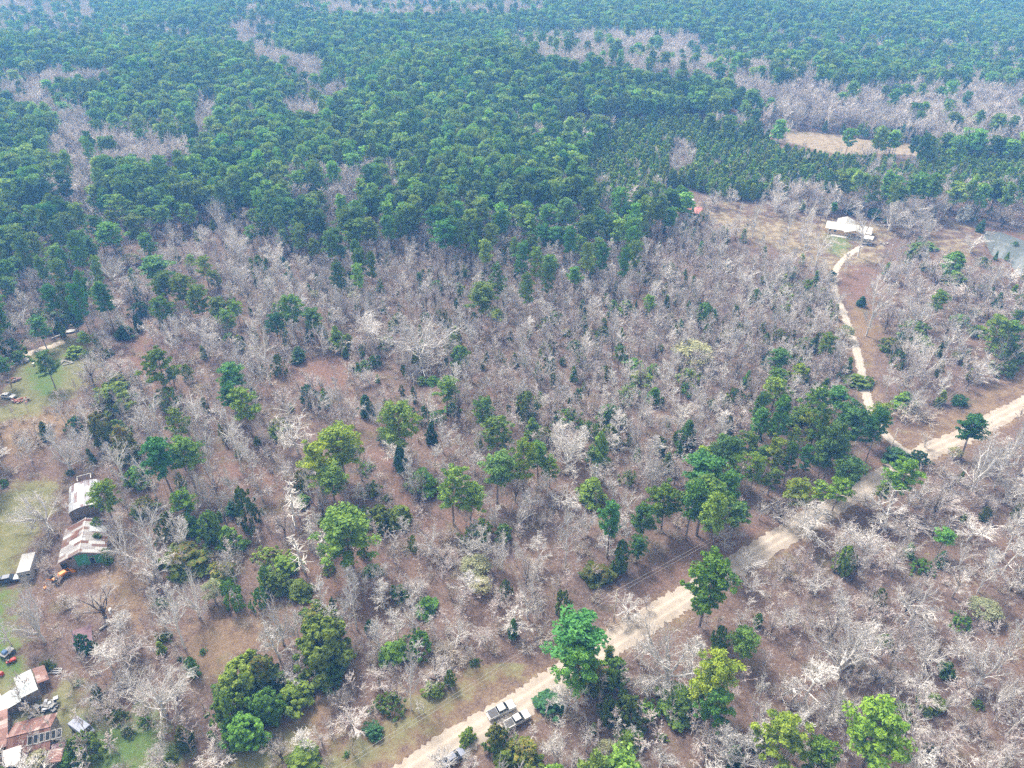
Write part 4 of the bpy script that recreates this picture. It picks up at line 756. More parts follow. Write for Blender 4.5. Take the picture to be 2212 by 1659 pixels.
def keep_out(x, y, pad=1.0, straw=True):
    k = np.zeros(x.shape, bool)
    b = (np.abs(x) < 420) & (y < 330)
    d = np.full(x.shape, 99.0); d[b] = edge_dist(RC2, x[b], y[b], False); k |= d < ROAD_W / 2 + 1.2 + pad * .3
    d = np.full(x.shape, 99.0); d[b] = edge_dist(DC2, x[b], y[b], False); k |= d < 2.6
    polys = [POND, DAM] + FREE + GRASS[:2] + STRAW + YARD[:2]
    for p in polys:
        q = np.asarray(p); bb = (x > q[:, 0].min() - 3) & (x < q[:, 0].max() + 3) & (y > q[:, 1].min() - 3) & (y < q[:, 1].max() + 3)
        if bb.any(): k[bb] |= inside(p, x[bb], y[bb])
    return k
def grid(x0, x1, y0, y1, s, seed, jit=0.42):
    r = np.random.default_rng(seed)
    X, Y = np.meshgrid(np.arange(x0, x1, s), np.arange(y0, y1, s)); X = X + (np.arange(Y.shape[0])[:, None] % 2) * s / 2
    X = (X + r.uniform(-jit, jit, X.shape) * s).ravel(); Y = (Y + r.uniform(-jit, jit, Y.shape) * s).ravel()
    k = np.abs(X) < 0.80 * (Y * CP + CAM_H * SP) + 12
    return X[k], Y[k], r
BUCKET = {}       # stuff name -> rows (x, y, z, rot, sxy, sz, prototype number)
def put(name, rows): BUCKET.setdefault(name, []).append(rows)
AUTO = []
def rows(X, Y, rot, W, Hh, keys, r, idx=None):
    idx = r.integers(0, len(keys), X.shape) if idx is None else idx
    w0 = np.array([PROT[k]['W'] for k in keys])[idx]; h0 = np.array([PROT[k]['H'] for k in keys])[idx]
    return np.stack([X, Y, terrain(X, Y) - 0.05, rot, W / w0, Hh / h0, idx], 1)
FARP = ['pine_far_0', 'pine_far_1', 'pine_far_2', 'pine_far_3']
# tall pines and hardwoods beyond the middle distance
X, Y, r = grid(-1000, 1000, 80, 1180, 5.9, 1)
hp = r.uniform(14, 21, X.shape)
cx_, cy_, _ = proj(X, Y, terrain(X, Y) + hp * 0.72)
far = cy_ < 1260
tx_, ty_, _ = proj(X, Y, terrain(X, Y) + hp)
clear_far = in_any(VIS, cx_, cy_) | in_any(VIS, tx_, ty_)
near_hand = np.zeros(X.shape, bool); nb_ = Y < 420; nb_ &= Y > 0
near_hand[nb_] = np.min(np.hypot(X[nb_][:, None] - TX[None], Y[nb_][:, None] - TY[None]), 1) < 3.4
fq = share_at(PF, cx_, cy_); yq = share_at(YOUNG, cx_, cy_, -1.0); u = r.random(X.shape)
ko = keep_out(X, Y) | clear_far | near_hand
bx_, by_, _ = proj(X, Y, terrain(X, Y))
kp = far & (u < fq) & (yq < 0) & ~ko
hb = r.uniform(12, 16, X.shape); bqx, bqy, _ = proj(X, Y, terrain(X, Y) + hb * 0.6)
bfq = share_at(PF, bqx, bqy); byq = share_at(YOUNG, bqx, bqy, -1.0)
kb = (bqy < 428) & ~in_any(VIS, bqx, bqy) & ~kp & (u >= bfq) & (byq < 0) & ~ko & (bfq >= 0) & (r.random(X.shape) < 0.92)
PW = np.where(Y < 260, r.uniform(4.2, 6.4, X.shape), r.uniform(5.0, 9.6, X.shape)); rot = r.uniform(0, 6.28, X.shape)
pine_rows = dict(X=X[kp], Y=Y[kp], rot=rot[kp], W=PW[kp], H=hp[kp])
bare_rows = dict(X=X[kb], Y=Y[kb], rot=rot[kb], W=r.uniform(8, 11, kb.sum()), H=hb[kb])
# the young plantation
X, Y, r = grid(-200, 700, 260, 560, 3.3, 2)
hy = r.uniform(6, 10, X.shape); cx_, cy_, _ = proj(X, Y, terrain(X, Y) + hy * 0.55)
yq = share_at(YOUNG, cx_, cy_, -1.0)
tx_, ty_, _ = proj(X, Y, terrain(X, Y) + hy); cf = in_any(VIS, cx_, cy_) | in_any(VIS, tx_, ty_)
ky = (r.random(X.shape) < yq) & ~keep_out(X, Y) & ~cf; kyb = (yq >= 0) & ~ky & ~cf & (r.random(X.shape) < 0.35) & ~keep_out(X, Y)
put('young_pine_plantation', rows(X[ky], Y[ky], r.uniform(0, 6.28, ky.sum()), r.uniform(3.2, 4.6, ky.sum()), hy[ky], ['young_far_0', 'young_far_1'], r))
put('bare_woods', rows(X[kyb], Y[kyb], r.uniform(0, 6.28, kyb.sum()), r.uniform(4, 6, kyb.sum()), r.uniform(7, 10, kyb.sum()), ['bare_far_0', 'bare_far_1', 'bare_far_2'], r))
# thin saplings and brush of the near woods
X, Y, r = grid(-330, 330, 40, 420, 2.25, 3)
bx_, by_, _ = proj(X, Y, 0 * X); _, cy_, _ = proj(X, Y, 0 * X + 5)
sd_ = share_at(SAP, bx_, by_); ok = ~keep_out(X, Y, 3) & (by_ > 330)
sd_ = np.where((by_ < 415), .5, sd_)
for p in OPEN: sd_ = np.where(inside(p, X, Y), 0.03, sd_)
dr = edge_dist(RC2, X, Y, False); left_of = edge_dist([(p.x, p.y) for p in ROAD_L], X, Y, False) < dr
sd_ = np.where((dr < 12.5) & left_of, 0.0, sd_); sd_ = np.where(dr < 4.6, 0, sd_)
patch = 0.5 + 0.5 * np.sin(X * .13 + 1.0 + 1.5 * np.sin(Y * 0.07)) * np.sin(Y * .11 + 0.5 + np.sin(X * 0.05)); sd_ = sd_ * (0.45 + 0.8 * patch)
ok &= ~in_any(VIS, bx_, cy_)
k = ok & (r.random(X.shape) < sd_ * 0.7)
put('sapling_thicket', rows(X[k], Y[k], r.uniform(0, 6.28, k.sum()), r.uniform(1.8, 3.4, k.sum()), r.uniform(4.5, 9.5, k.sum()), ['sapling_0', 'sapling_1', 'sapling_2', 'sapling_3'], r))
k = ok & (r.random(X.shape) < np.clip(sd_ * 0.5 + 0.04, 0, 1)) & (sd_ > 0)
put('brush_undergrowth', rows(X[k], Y[k], r.uniform(0, 6.28, k.sum()), r.uniform(1.8, 4.2, k.sum()), r.uniform(0.5, 2.6, k.sum()), ['bush_0', 'bush_1', 'bush_2', 'bush_tan_0', 'bush_tan_1'], r))
# small cedars scattered under the trees
X, Y, r = grid(-330, 330, 45, 400, 6.2, 4)
bx_, by_, _ = proj(X, Y, 0 * X)
md = share_at([([(-9999, 380), (9999, 380), (9999, 9999), (-9999, 9999)], .15), ([(500, 415), (1800, 415), (1800, 1000), (900, 1000), (500, 800)], .42), ([(-9999, 380), (450, 415), (300, 700), (-9999, 760)], .3)], bx_, by_)
for p in OPEN: md = np.where(inside(p, X, Y), 0.02, md)
ok = ~keep_out(X, Y, 3) & (np.min(np.hypot(X[:, None] - TX[None], Y[:, None] - TY[None]), 1) > 2.5)
dr = edge_dist(RC2, X, Y, False); ok &= dr > 9
k = ok & (r.random(X.shape) < md)
for x, y in zip(X[k], Y[k]):
    Hh = r.uniform(2.5, 6.5); c = r.choice(['C', 'C', 'C', 'K', 'O']); W = Hh * r.uniform(.45, .65)
    q = proj(x, y, Hh / 2); AUTO.append(dict(code=c, x=x, y=y, z=0.0, W=W, H=Hh, px=float(q[0]), py=float(q[1]), size=W * Hh * (FPX / float(q[2])) ** 2))
# woods just outside the frame and extra bare trees inside the densest woods
X, Y, r = grid(-420, 420, 30, 340, 6.6, 5)
bx_, by_, zc_ = proj(X, Y, 0 * X + 6)
outside = (bx_ < -15) | (bx_ > 2227) | (by_ > 1680)
ok = ~keep_out(X, Y, 6) & outside & (by_ > 415)
edge_dist_r = edge_dist(RC2, X, Y, False); ok &= (edge_dist_r > 8)
uu = r.random(X.shape)
left_side = bx_ < 0
kp2 = ok & (uu < np.where(left_side, .35, .12)); kb2 = ok & ~kp2 & (uu < .85)
pine_rows = {k_: np.concatenate([pine_rows[k_], v_]) for k_, v_ in dict(X=X[kp2], Y=Y[kp2], rot=r.uniform(0, 6.28, kp2.sum()), W=r.uniform(5, 8, kp2.sum()), H=r.uniform(11, 18, kp2.sum())).items()}
bare_rows = {k_: np.concatenate([bare_rows[k_], v_]) for k_, v_ in dict(X=X[kb2], Y=Y[kb2], rot=r.uniform(0, 6.28, kb2.sum()), W=r.uniform(6, 9, kb2.sum()), H=r.uniform(9, 14, kb2.sum())).items()}
# mid-distance bare trees between the listed ones
X, Y, r = grid(-330, 330, 60, 400, 4.9, 6)
bx_, by_, _ = proj(X, Y, 0 * X); q = proj(X, Y, 0 * X + 6)
sd_ = share_at(SAP, bx_, by_); sd_ = np.where(in_any(VIS[2:3], bx_, by_), .35, sd_)
for p in OPEN: sd_ = np.where(inside(p, X, Y), 0.0, sd_)
ok = (~keep_out(X, Y, 6) | (in_any(VIS[2:3], bx_, by_) & (np.hypot(X - 150, Y - 298) > 15))) & (bx_ > -10) & (bx_ < 2225) & (by_ > 400) & (np.min(np.hypot(X[:, None] - TX[None], Y[:, None] - TY[None]), 1) > 2.6) & (edge_dist(RC2, X, Y, False) > 12)
ok &= ~in_any(VIS, q[0], q[1]) | (in_any(VIS[2:3], q[0], q[1]) & (r.random(X.shape) < .4))
k = ok & (r.random(X.shape) < np.clip(sd_ * 0.62, 0, 1) * np.where(q[0] + 0 * X > 0, 1, 1))
se = inside([(1500, 1300), (2500, 850), (2700, 2000), (1300, 2000)], bx_[k], by_[k])
mid_bare = dict(X=X[k], Y=Y[k], rot=r.uniform(0, 6.28, k.sum()), W=np.where(se, r.uniform(5.5, 9.0, k.sum()), r.uniform(3.6, 6.8, k.sum())), H=np.where(se, r.uniform(10, 14, k.sum()), r.uniform(7, 12, k.sum())))

def pick(rowsd, n, codes, Hfrac):
    "take out of rowsd the n that show largest, as single trees"
    X, Y, Hh, W = rowsd['X'], rowsd['Y'], rowsd['H'], rowsd['W']
    px, py, zc = proj(X, Y, terrain(X, Y) + Hh * Hfrac); sz = W * Hh * (FPX / zc) ** 2
    sz = np.where((px > 12) & (px < 2200) & (py > 8) & (py < 1640), sz, 0)
    o = np.argsort(-sz)[:n]
    r = np.random.default_rng(9)
    for i in o:
        TREES_AUTO.append(dict(code=str(r.choice(codes)), x=float(X[i]), y=float(Y[i]), z=float(terrain(X[i], Y[i])), W=float(W[i]), H=float(Hh[i]), px=float(px[i]), py=float(py[i]), size=float(sz[i])))
    keep = np.ones(len(X), bool); keep[o] = False
    return {k_: v_[keep] for k_, v_ in rowsd.items()}
TREES_AUTO = []
n_pine = sum(t['code'] in 'PYDJ' for t in TREES); n_bare = sum(t['code'] in 'BTU' for t in TREES); n_ced = sum(t['code'] in 'CXOK' for t in TREES)
def demote(codes, bucket, keys, keep=298):
    "only the largest of a kind stay single; the smallest of the list join that kind's mass"
    global TREES
    g = sorted([t for t in TREES if t['code'] in codes], key=lambda t: -t['size']); low = g[keep:]
    if low:
        TREES = [t for t in TREES if not any(t is q for q in low)]; rr = np.random.default_rng(3)
        a = np.array([[t['x'], t['y'], t['W'], t['H']] for t in low])
        put(bucket, rows(a[:, 0], a[:, 1], rr.uniform(0, 6.28, len(a)), a[:, 2], a[:, 3], keys, rr))
    return max(keep - len(g), 0)
SLIM = ['bare_narrow_0', 'bare_narrow_1', 'bare_pink_0', 'bare_pink_1', 'bare_narrow_2', 'bare_pink_2', 'bare_narrow_3', 'bare_fork_3']
pine_rows = pick(pine_rows, demote('PYDJ', 'pine_forest', FARP), ['P', 'P', 'D'], .7)
mid_bare = pick(mid_bare, demote('BTU', 'slender_bare_woods', SLIM), ['T', 'U', 'B'], .55)
left_c = demote('CXOK', 'small_cedar_growth', ['cedar_small_0', 'cedar_small_1'])
AUTO.sort(key=lambda t: -t['size'])
inframe = [t for t in AUTO if 5 < t['px'] < 2207 and 5 < t['py'] < 1650]
single = inframe[:left_c]; rest = [t for t in AUTO if not any(t is s for s in single)]
TREES += TREES_AUTO + single
r = np.random.default_rng(11)
put('pine_forest', rows(pine_rows['X'], pine_rows['Y'], pine_rows['rot'], pine_rows['W'], pine_rows['H'], FARP, r))
put('bare_woods', rows(bare_rows['X'], bare_rows['Y'], bare_rows['rot'], bare_rows['W'], bare_rows['H'], ['bare_far_0', 'bare_far_1', 'bare_far_2'], r))
put('slender_bare_woods', rows(mid_bare['X'], mid_bare['Y'], mid_bare['rot'], mid_bare['W'], mid_bare['H'], ['bare_narrow_0', 'bare_narrow_1', 'bare_pink_0', 'bare_pink_1', 'bare_narrow_2', 'bare_pink_2', 'bare_narrow_3', 'bare_fork_3'], r))
if rest:
    a = np.array([[t['x'], t['y'], t['W'], t['H']] for t in rest])
    put('small_cedar_growth', rows(a[:, 0], a[:, 1], r.uniform(0, 6.28, len(a)), a[:, 2], a[:, 3], ['cedar_small_0', 'cedar_small_1', 'young_far_0'], r))

# ------------------------------------------------------------------ stuff: one object each, its plants set on points by geometry nodes
STUFF = {'pine_forest': (FARP, 'dense pine forest covering the distant slopes', 'forest'),
 'young_pine_plantation': (['young_far_0', 'young_far_1'], 'close-grown young bright green pines around the straw field', 'plantation'),
 'bare_woods': (['bare_far_0', 'bare_far_1', 'bare_far_2'], 'leafless pinkish grey hardwoods between the far pine stands', 'woods'),
 'slender_bare_woods': (['bare_narrow_0', 'bare_narrow_1', 'bare_pink_0', 'bare_pink_1', 'bare_narrow_2', 'bare_pink_2', 'bare_narrow_3', 'bare_fork_3'], 'slender leafless trees filling the nearer woods', 'woods'),
 'sapling_thicket': (['sapling_0', 'sapling_1', 'sapling_2', 'sapling_3'], 'thin upright leafless saplings all through the middle woods', 'saplings'),
 'brush_undergrowth': (['bush_0', 'bush_1', 'bush_2', 'bush_tan_0', 'bush_tan_1'], 'low tangled leafless brush on the woodland floor', 'brush'),
 'small_cedar_growth': (['cedar_small_0', 'cedar_small_1', 'young_far_0'], 'small scattered evergreen growth under the bare trees', 'undergrowth')}
def scatter(name, data, keys, label, cat):
    me = bpy.data.meshes.new(name); me.vertices.add(len(data)); me.vertices.foreach_set('co', data[:, :3].astype(np.float32).ravel())
    for an, col in (('rot', 3), ('sxy', 4), ('sz', 5)):
        a = me.attributes.new(an, 'FLOAT', 'POINT'); a.data.foreach_set('value', data[:, col].astype(np.float32))
    a = me.attributes.new('pid', 'INT', 'POINT'); a.data.foreach_set('value', data[:, 6].astype(np.int32))
    col = bpy.data.collections.new('kinds_' + name)
    for i, k in enumerate(keys):
        col.objects.link(bpy.data.objects.new(f'{i:02d}_{name}', PROT[k]['whole']))
    ng = bpy.data.node_groups.new(name, 'GeometryNodeTree')
    ng.interface.new_socket('Geometry', in_out='INPUT', socket_type='NodeSocketGeometry'); ng.interface.new_socket('Geometry', in_out='OUTPUT', socket_type='NodeSocketGeometry')
    N = ng.nodes; gi = N.new('NodeGroupInput'); go = N.new('NodeGroupOutput'); ip = N.new('GeometryNodeInstanceOnPoints')
    ci = N.new('GeometryNodeCollectionInfo'); ci.inputs['Collection'].default_value = col; ci.inputs['Separate Children'].default_value = True; ci.inputs['Reset Children'].default_value = True
    def attr(nm, t):
        q = N.new('GeometryNodeInputNamedAttribute'); q.data_type = t; q.inputs['Name'].default_value = nm; return q.outputs[0]
    cr = N.new('ShaderNodeCombineXYZ'); cs = N.new('ShaderNodeCombineXYZ'); L = ng.links.new
    L(attr('rot', 'FLOAT'), cr.inputs[2]); s_ = attr('sxy', 'FLOAT'); L(s_, cs.inputs[0]); L(s_, cs.inputs[1]); L(attr('sz', 'FLOAT'), cs.inputs[2])
    L(gi.outputs[0], ip.inputs['Points']); L(ci.outputs[0], ip.inputs['Instance']); ip.inputs['Pick Instance'].default_value = True
    L(attr('pid', 'INT'), ip.inputs['Instance Index']); L(cr.outputs[0], ip.inputs['Rotation']); L(cs.outputs[0], ip.inputs['Scale'])
    L(ip.outputs[0], go.inputs[0])
    o = link(bpy.data.objects.new(name, me)); md_ = o.modifiers.new('scatter', 'NODES'); md_.node_group = ng
    tag(o, label, cat, kind='stuff'); return o
for nm, lst in BUCKET.items():
    d = np.concatenate(lst); keys, lb, ct = STUFF[nm]; print(nm, len(d)); scatter(nm, d, keys, lb, ct)

# ------------------------------------------------------------------ labels that single each tree out
LM = [("the double-cab white pickup", 1085, 1533), ("the silver barrel-roofed shed", 178, 1070), ("the green-walled shed", 165, 1165), ("the orange tractor", 130, 1250),
 ("the red-roofed barn", 1492, 452), ("the white-roofed house", 1830, 495), ("the farm pond", 2185, 560), ("the white-blossoming tree", 2087, 460), ("the straw field", 1850, 308),
 ("the drive junction", 1950, 975), ("the roadside utility pole", 1325, 1305), ("the long red-roofed shed", 60, 1590), ("the white metal hut", 50, 1485), ("the upper grass clearing", 110, 830),
 ("the hugest white oak", 906, 730), ("the spreading oak over the road", 1451, 1409), ("the round bronze-topped cedar clump", 703, 1380), ("the big cedar clump", 520, 1530),
 ("the cream budding tree mid-woods", 1496, 762), ("the bright lone roadside pine", 1531, 1262), ("the drive's orange-tan cedar", 1926, 745), ("the far pine ridge's edge", 1600, 215),
 ("the rust-brown glade", 690, 810), ("the brown track at the bottom", 620, 1610), ("the centre fan-shaped oak", 1228, 974), ("the bottom pair of bright pines", 1900, 1590),
 ("the bare valley strip", 380, 335), ("the pond-side drive's lower bend", 1880, 860), ("the dead pine row", 620, 1100), ("the two junction pines", 1830, 1040), ("the pinkish woods' middle gap", 1330, 640),
 ("the left pine slope", 60, 470), ("the ridge's left pines", 900, 330), ("the bright roadside stand", 1640, 1000)]
ORD = ['nearest', 'second', 'third', 'fourth', 'fifth', 'sixth', 'seventh', 'eighth', 'ninth', 'tenth', 'eleventh', 'twelfth', 'thirteenth', 'fourteenth', 'fifteenth', 'sixteenth', 'seventeenth', 'eighteenth', 'nineteenth', 'twentieth', 'twenty-first', 'twenty-second', 'twenty-third', 'twenty-fourth', 'twenty-fifth', 'twenty-sixth', 'twenty-seventh', 'twenty-eighth', 'twenty-ninth', 'thirtieth']
TONE = {'P': 'mid-green pine', 'Y': 'yellow-green pine', 'D': 'blue-green pine', 'J': 'young pine', 'C': 'green cedar', 'X': 'broad dense cedar', 'O': 'bronze-tipped cedar', 'K': 'dark cedar', 'S': 'green shrub',
 'B': 'spreading bare tree', 'T': 'slender bare tree', 'U': 'pinkish bare tree', 'V': 'leafless bush', 'N': 'bleached dead pine', 'G': 'pale budding tree', 'W': 'white blossoming tree'}
GROUP = {'pine_tree': 'pine trees in the woods', 'cedar_tree': 'cedars among the bare trees', 'bare_tree': 'leafless trees in the woods', 'leafless_bush': 'leafless bushes', 'evergreen_shrub': 'small green shrubs',
 'dead_pine': 'dead pines', 'budding_tree': 'budding trees', 'blossoming_tree': None}
for c in set(t['code'] for t in TREES):
    hs_ = np.percentile([t['H'] for t in TREES if t['code'] == c], [33, 67])
    for t in TREES:
        if t['code'] == c: t['sz'] = 'short' if t['H'] < hs_[0] else 'tall' if t['H'] > hs_[1] else 'mid-height'
groups = {}
for t in TREES:
    d = [np.hypot(t['px'] - a, t['py'] - b) for _, a, b in LM]; i = int(np.argmin(d)); t['lm'] = i; t['d'] = d[i]
    dx = t['px'] - LM[i][1]; dy = t['py'] - LM[i][2]
    t['dir'] = ('left of' if dx < 0 else 'right of') if abs(dx) > abs(dy) else ('behind' if dy < 0 else 'in front of')
    groups.setdefault((t['code'], i, t['dir']), []).append(t)
for k, g in groups.items():
    g.sort(key=lambda t: t['d'])
    for j, t in enumerate(g): t['label'] = f"{t['sz']} {TONE[t['code']]}, {ORD[j]}{' one' if j else ''} {t['dir']} {LM[t['lm']][0]}"
SPECIAL = {('W', 0): 'small tree in full white blossom by the pond dam'}

# ------------------------------------------------------------------ the single trees: an Empty at the base > trunk, crown
cnt = {}
def place_tree(t, i):
    code = t['code']; protos, nm, cat, *_ = KIND[code]
    k = protos[i % len(protos)]
    if code == 'B' and t['W'] > 11: k = protos[(i % 2) * 3]
    if code == 'T' and t['W'] > 6: k = 'bare_fork_2'
    if code in 'UB' and t['W'] < 0.42 * t['H']: k = 'bare_narrow_%d' % (i % 4) if code == 'B' else 'bare_pink_%d' % (i % 4)
    p = PROT[k]; r_ = (i * 2.399) % 6.283
    if nm in ('evergreen_shrub',) or t['W'] * FPX / max(t['y'], 90) < 14 and cat == 'cedar tree':
        o = bpy.data.objects.new(nm, p['whole']); link(o)
    else:
        o = bpy.data.objects.new(nm, None); link(o); o.empty_display_size = 0.5
        link(bpy.data.objects.new('trunk', p['trunk']), o); link(bpy.data.objects.new('crown', p['crown']), o)
        if p['buds']: link(bpy.data.objects.new('blossom', p['buds']), o)
    o.location = (t['x'], t['y'], t['z'] - 0.05); o.rotation_euler = (0, 0, r_); s = t['W'] / p['W']; o.scale = (s, s, t['H'] / p['H'])
    lb = t['label'] if code != 'W' else SPECIAL[('W', 0)]
    tag(o, lb, cat, GROUP[nm]); t['obj'] = o
for t in TREES:
    cnt[t['code']] = cnt.get(t['code'], 0) + 1; place_tree(t, cnt[t['code']])

# ------------------------------------------------------------------ materials of made things
def paint(name, c, rough=0.35, metal=0.0, dirt=0.15):
    m, n, b = new_mat(name); f = noise(n, coords(n, 'Object'), 2.2, 4)
    col = mix(n, mathn(n, 'MULTIPLY', f, dirt * 2), c, tuple(x * 0.55 + 0.04 for x in c))
    n.links.new(col, b.inputs['Base Color']); b.inputs['Roughness'].default_value = rough; b.inputs['Metallic'].default_value = metal
    return m
def sheet_metal(name, stops, along='Y', w=0.75, l=3.0, streak=0.5, rough=0.5):
    "corrugated sheets laid side by side, each with its own wear; the ribs run across `along`"
    m, n, b = new_mat(name); tc = n.nodes.new("ShaderNodeTexCoord"); sp = n.nodes.new("ShaderNodeSeparateXYZ"); n.links.new(tc.outputs['Object'], sp.inputs[0])
    ai, bi = (1, 0) if along == 'Y' else (0, 1)
    fa = mathn(n, 'FLOOR', mathn(n, 'DIVIDE', sp.outputs[ai], w)); fb = mathn(n, 'FLOOR', mathn(n, 'DIVIDE', mathn(n, 'ADD', sp.outputs[bi], mathn(n, 'MULTIPLY', fa, 0.7)), l))
    cb = n.nodes.new("ShaderNodeCombineXYZ"); n.links.new(fa, cb.inputs[0]); n.links.new(fb, cb.inputs[1])
    wn = n.nodes.new("ShaderNodeTexWhiteNoise"); wn.noise_dimensions = '2D'; n.links.new(cb.outputs[0], wn.inputs[0])
    sc = (0.35, 5.0, 1) if along == 'Y' else (5.0, 0.35, 1)
    st = noise(n, coords(n, 'Object', sc), 1.0, 4, 0.7)
    f = mathn(n, 'ADD', mathn(n, 'MULTIPLY', wn.outputs[0], 1 - streak), mathn(n, 'MULTIPLY', st, streak))
    col = ramp(n, f, stops)
    n.links.new(col, b.inputs['Base Color']); b.inputs['Roughness'].default_value = rough; b.inputs['Metallic'].default_value = 0.25
    rib = mathn(n, 'SINE', mathn(n, 'MULTIPLY', sp.outputs[ai], 2 * pi / 0.25)); bump(n, b, rib, 0.5, 0.03)
    return m
silver = sheet_metal('old_silver_sheets', [(0.12, (0.26, 0.10, 0.09)), (0.24, (0.50, 0.44, 0.46)), (0.4, (0.46, 0.48, 0.52)), (0.7, (0.64, 0.66, 0.69))])
silver_x = sheet_metal('old_silver_sheets_lengthwise', [(0.30, (0.12, 0.05, 0.05)), (0.40, (0.15, 0.14, 0.16)), (0.52, (0.24, 0.25, 0.29)), (0.66, (0.42, 0.44, 0.47))], 'X', 0.7, 4.0, 0.6)
mixed = sheet_metal('part_rusted_sheets', [(0.30, (0.13, 0.055, 0.04)), (0.43, (0.19, 0.125, 0.11)), (0.53, (0.28, 0.265, 0.27)), (0.72, (0.46, 0.46, 0.47))], w=0.9)
rusty = sheet_metal('rusted_red_sheets', [(0.25, (0.09, 0.042, 0.036)), (0.48, (0.17, 0.075, 0.062)), (0.62, (0.23, 0.125, 0.11)), (0.78, (0.33, 0.27, 0.26))], w=0.8)
redroof = sheet_metal('faded_red_sheets', [(0.2, (0.24, 0.065, 0.065)), (0.6, (0.34, 0.12, 0.115)), (0.9, (0.40, 0.19, 0.18))])
purple = sheet_metal('dull_maroon_sheets', [(0.2, (0.08, 0.035, 0.05)), (0.7, (0.15, 0.075, 0.10))])
whitemetal = sheet_metal('white_sheets', [(0.3, (0.32, 0.35, 0.37)), (0.5, (0.42, 0.46, 0.48)), (0.75, (0.52, 0.56, 0.58))], streak=0.3)
whiteroof = sheet_metal('white_house_roof', [(0.3, (0.44, 0.43, 0.41)), (0.7, (0.56, 0.55, 0.52))], streak=0.3)
greenwall = paint('green_boards', (0.06, 0.36, 0.20), 0.7, dirt=0.45); wood = bark_mat('weathered_boards', (0.16, 0.13, 0.12), (0.36, 0.32, 0.30)); wood2 = bark_mat('grey_lumber', (0.42, 0.39, 0.36), (0.66, 0.63, 0.60))
tanwall = paint('tan_siding', (0.66, 0.47, 0.29), 0.8); white = paint('white_paint', (0.58, 0.58, 0.58), 0.3, dirt=0.05); whited = paint('grimy_white', (0.42, 0.41, 0.41), 0.7, dirt=0.35)
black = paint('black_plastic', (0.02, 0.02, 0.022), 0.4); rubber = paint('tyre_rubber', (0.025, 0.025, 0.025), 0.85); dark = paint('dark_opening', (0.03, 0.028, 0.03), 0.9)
steel = paint('wheel_steel', (0.45, 0.46, 0.47), 0.35, 0.8); orange = paint('orange_paint', (0.72, 0.27, 0.03), 0.5, dirt=0.3); bluep = paint('dark_blue_paint', (0.06, 0.08, 0.14), 0.3)
bluegrey = paint('blue_grey_paint', (0.28, 0.31, 0.42), 0.6, dirt=0.4); redp = paint('red_paint', (0.60, 0.07, 0.06), 0.5); redd = paint('brick_rubble', (0.36, 0.13, 0.11), 0.9, dirt=0.5)
lampw = paint('lamp_glass', (0.75, 0.77, 0.78), 0.1); lampr = paint('red_lamp_glass', (0.45, 0.02, 0.02), 0.15); silverp = paint('silver_paint', (0.50, 0.52, 0.56), 0.3, 0.4); concrete = paint('pale_concrete', (0.52, 0.50, 0.47), 0.9)
glass, n_, b_ = new_mat('dark_glass'); b_.inputs['Base Color'].default_value = (0.02, 0.025, 0.03, 1); b_.inputs['Roughness'].default_value = 0.06
wire = paint('aluminium_wire', (0.50, 0.49, 0.48), 0.5); polewood = bark_mat('pole_wood', (0.40, 0.35, 0.29), (0.56, 0.51, 0.44)); tarp = paint('black_tarp', (0.035, 0.035, 0.05), 0.5, dirt=0.3)
def bevel(o, w=0.05, s=2):
    m = o.modifiers.new('bevel', 'BEVEL'); m.width = w; m.segments = s; m.limit_method = 'ANGLE'; return o
def heading(a, b): return atan2(-(b[0] - a[0]), b[1] - a[1])

# ------------------------------------------------------------------ vehicles: local +Y is forward
def wheel(root, x, y, rad=0.40, w=0.26):
    s = 1 if x > 0 else -1; k = 20; G = Geo()
    pr = [(rad, -w / 2 + .03), (rad, w / 2 - .03), (rad - .04, w / 2), (rad * .62, w / 2), (rad * .62, -w / 2), (rad - .04, -w / 2)]
    v = [(x + p[1] * s, y + p[0] * cos(2 * pi * i / k), rad + p[0] * sin(2 * pi * i / k)) for i in range(k) for p in pr]; n6 = len(pr)
    f = [(i * n6 + j, i * n6 + (j + 1) % n6, ((i + 1) % k) * n6 + (j + 1) % n6, ((i + 1) % k) * n6 + j) for i in range(k) for j in range(n6)]
    G.add(v, f); wh = G.obj('wheel', rubber, root, True)
    H_ = Geo(); v = [(x + (w / 2 - .05) * s, y, rad)] + [(x + (w / 2 - .01) * s, y + rad * .6 * cos(2 * pi * i / 12), rad + rad * .6 * sin(2 * pi * i / 12)) for i in range(12)]
    H_.add(v, [(0, 1 + i, 1 + (i + 1) % 12) for i in range(12)]); H_.obj('rim', steel, wh)
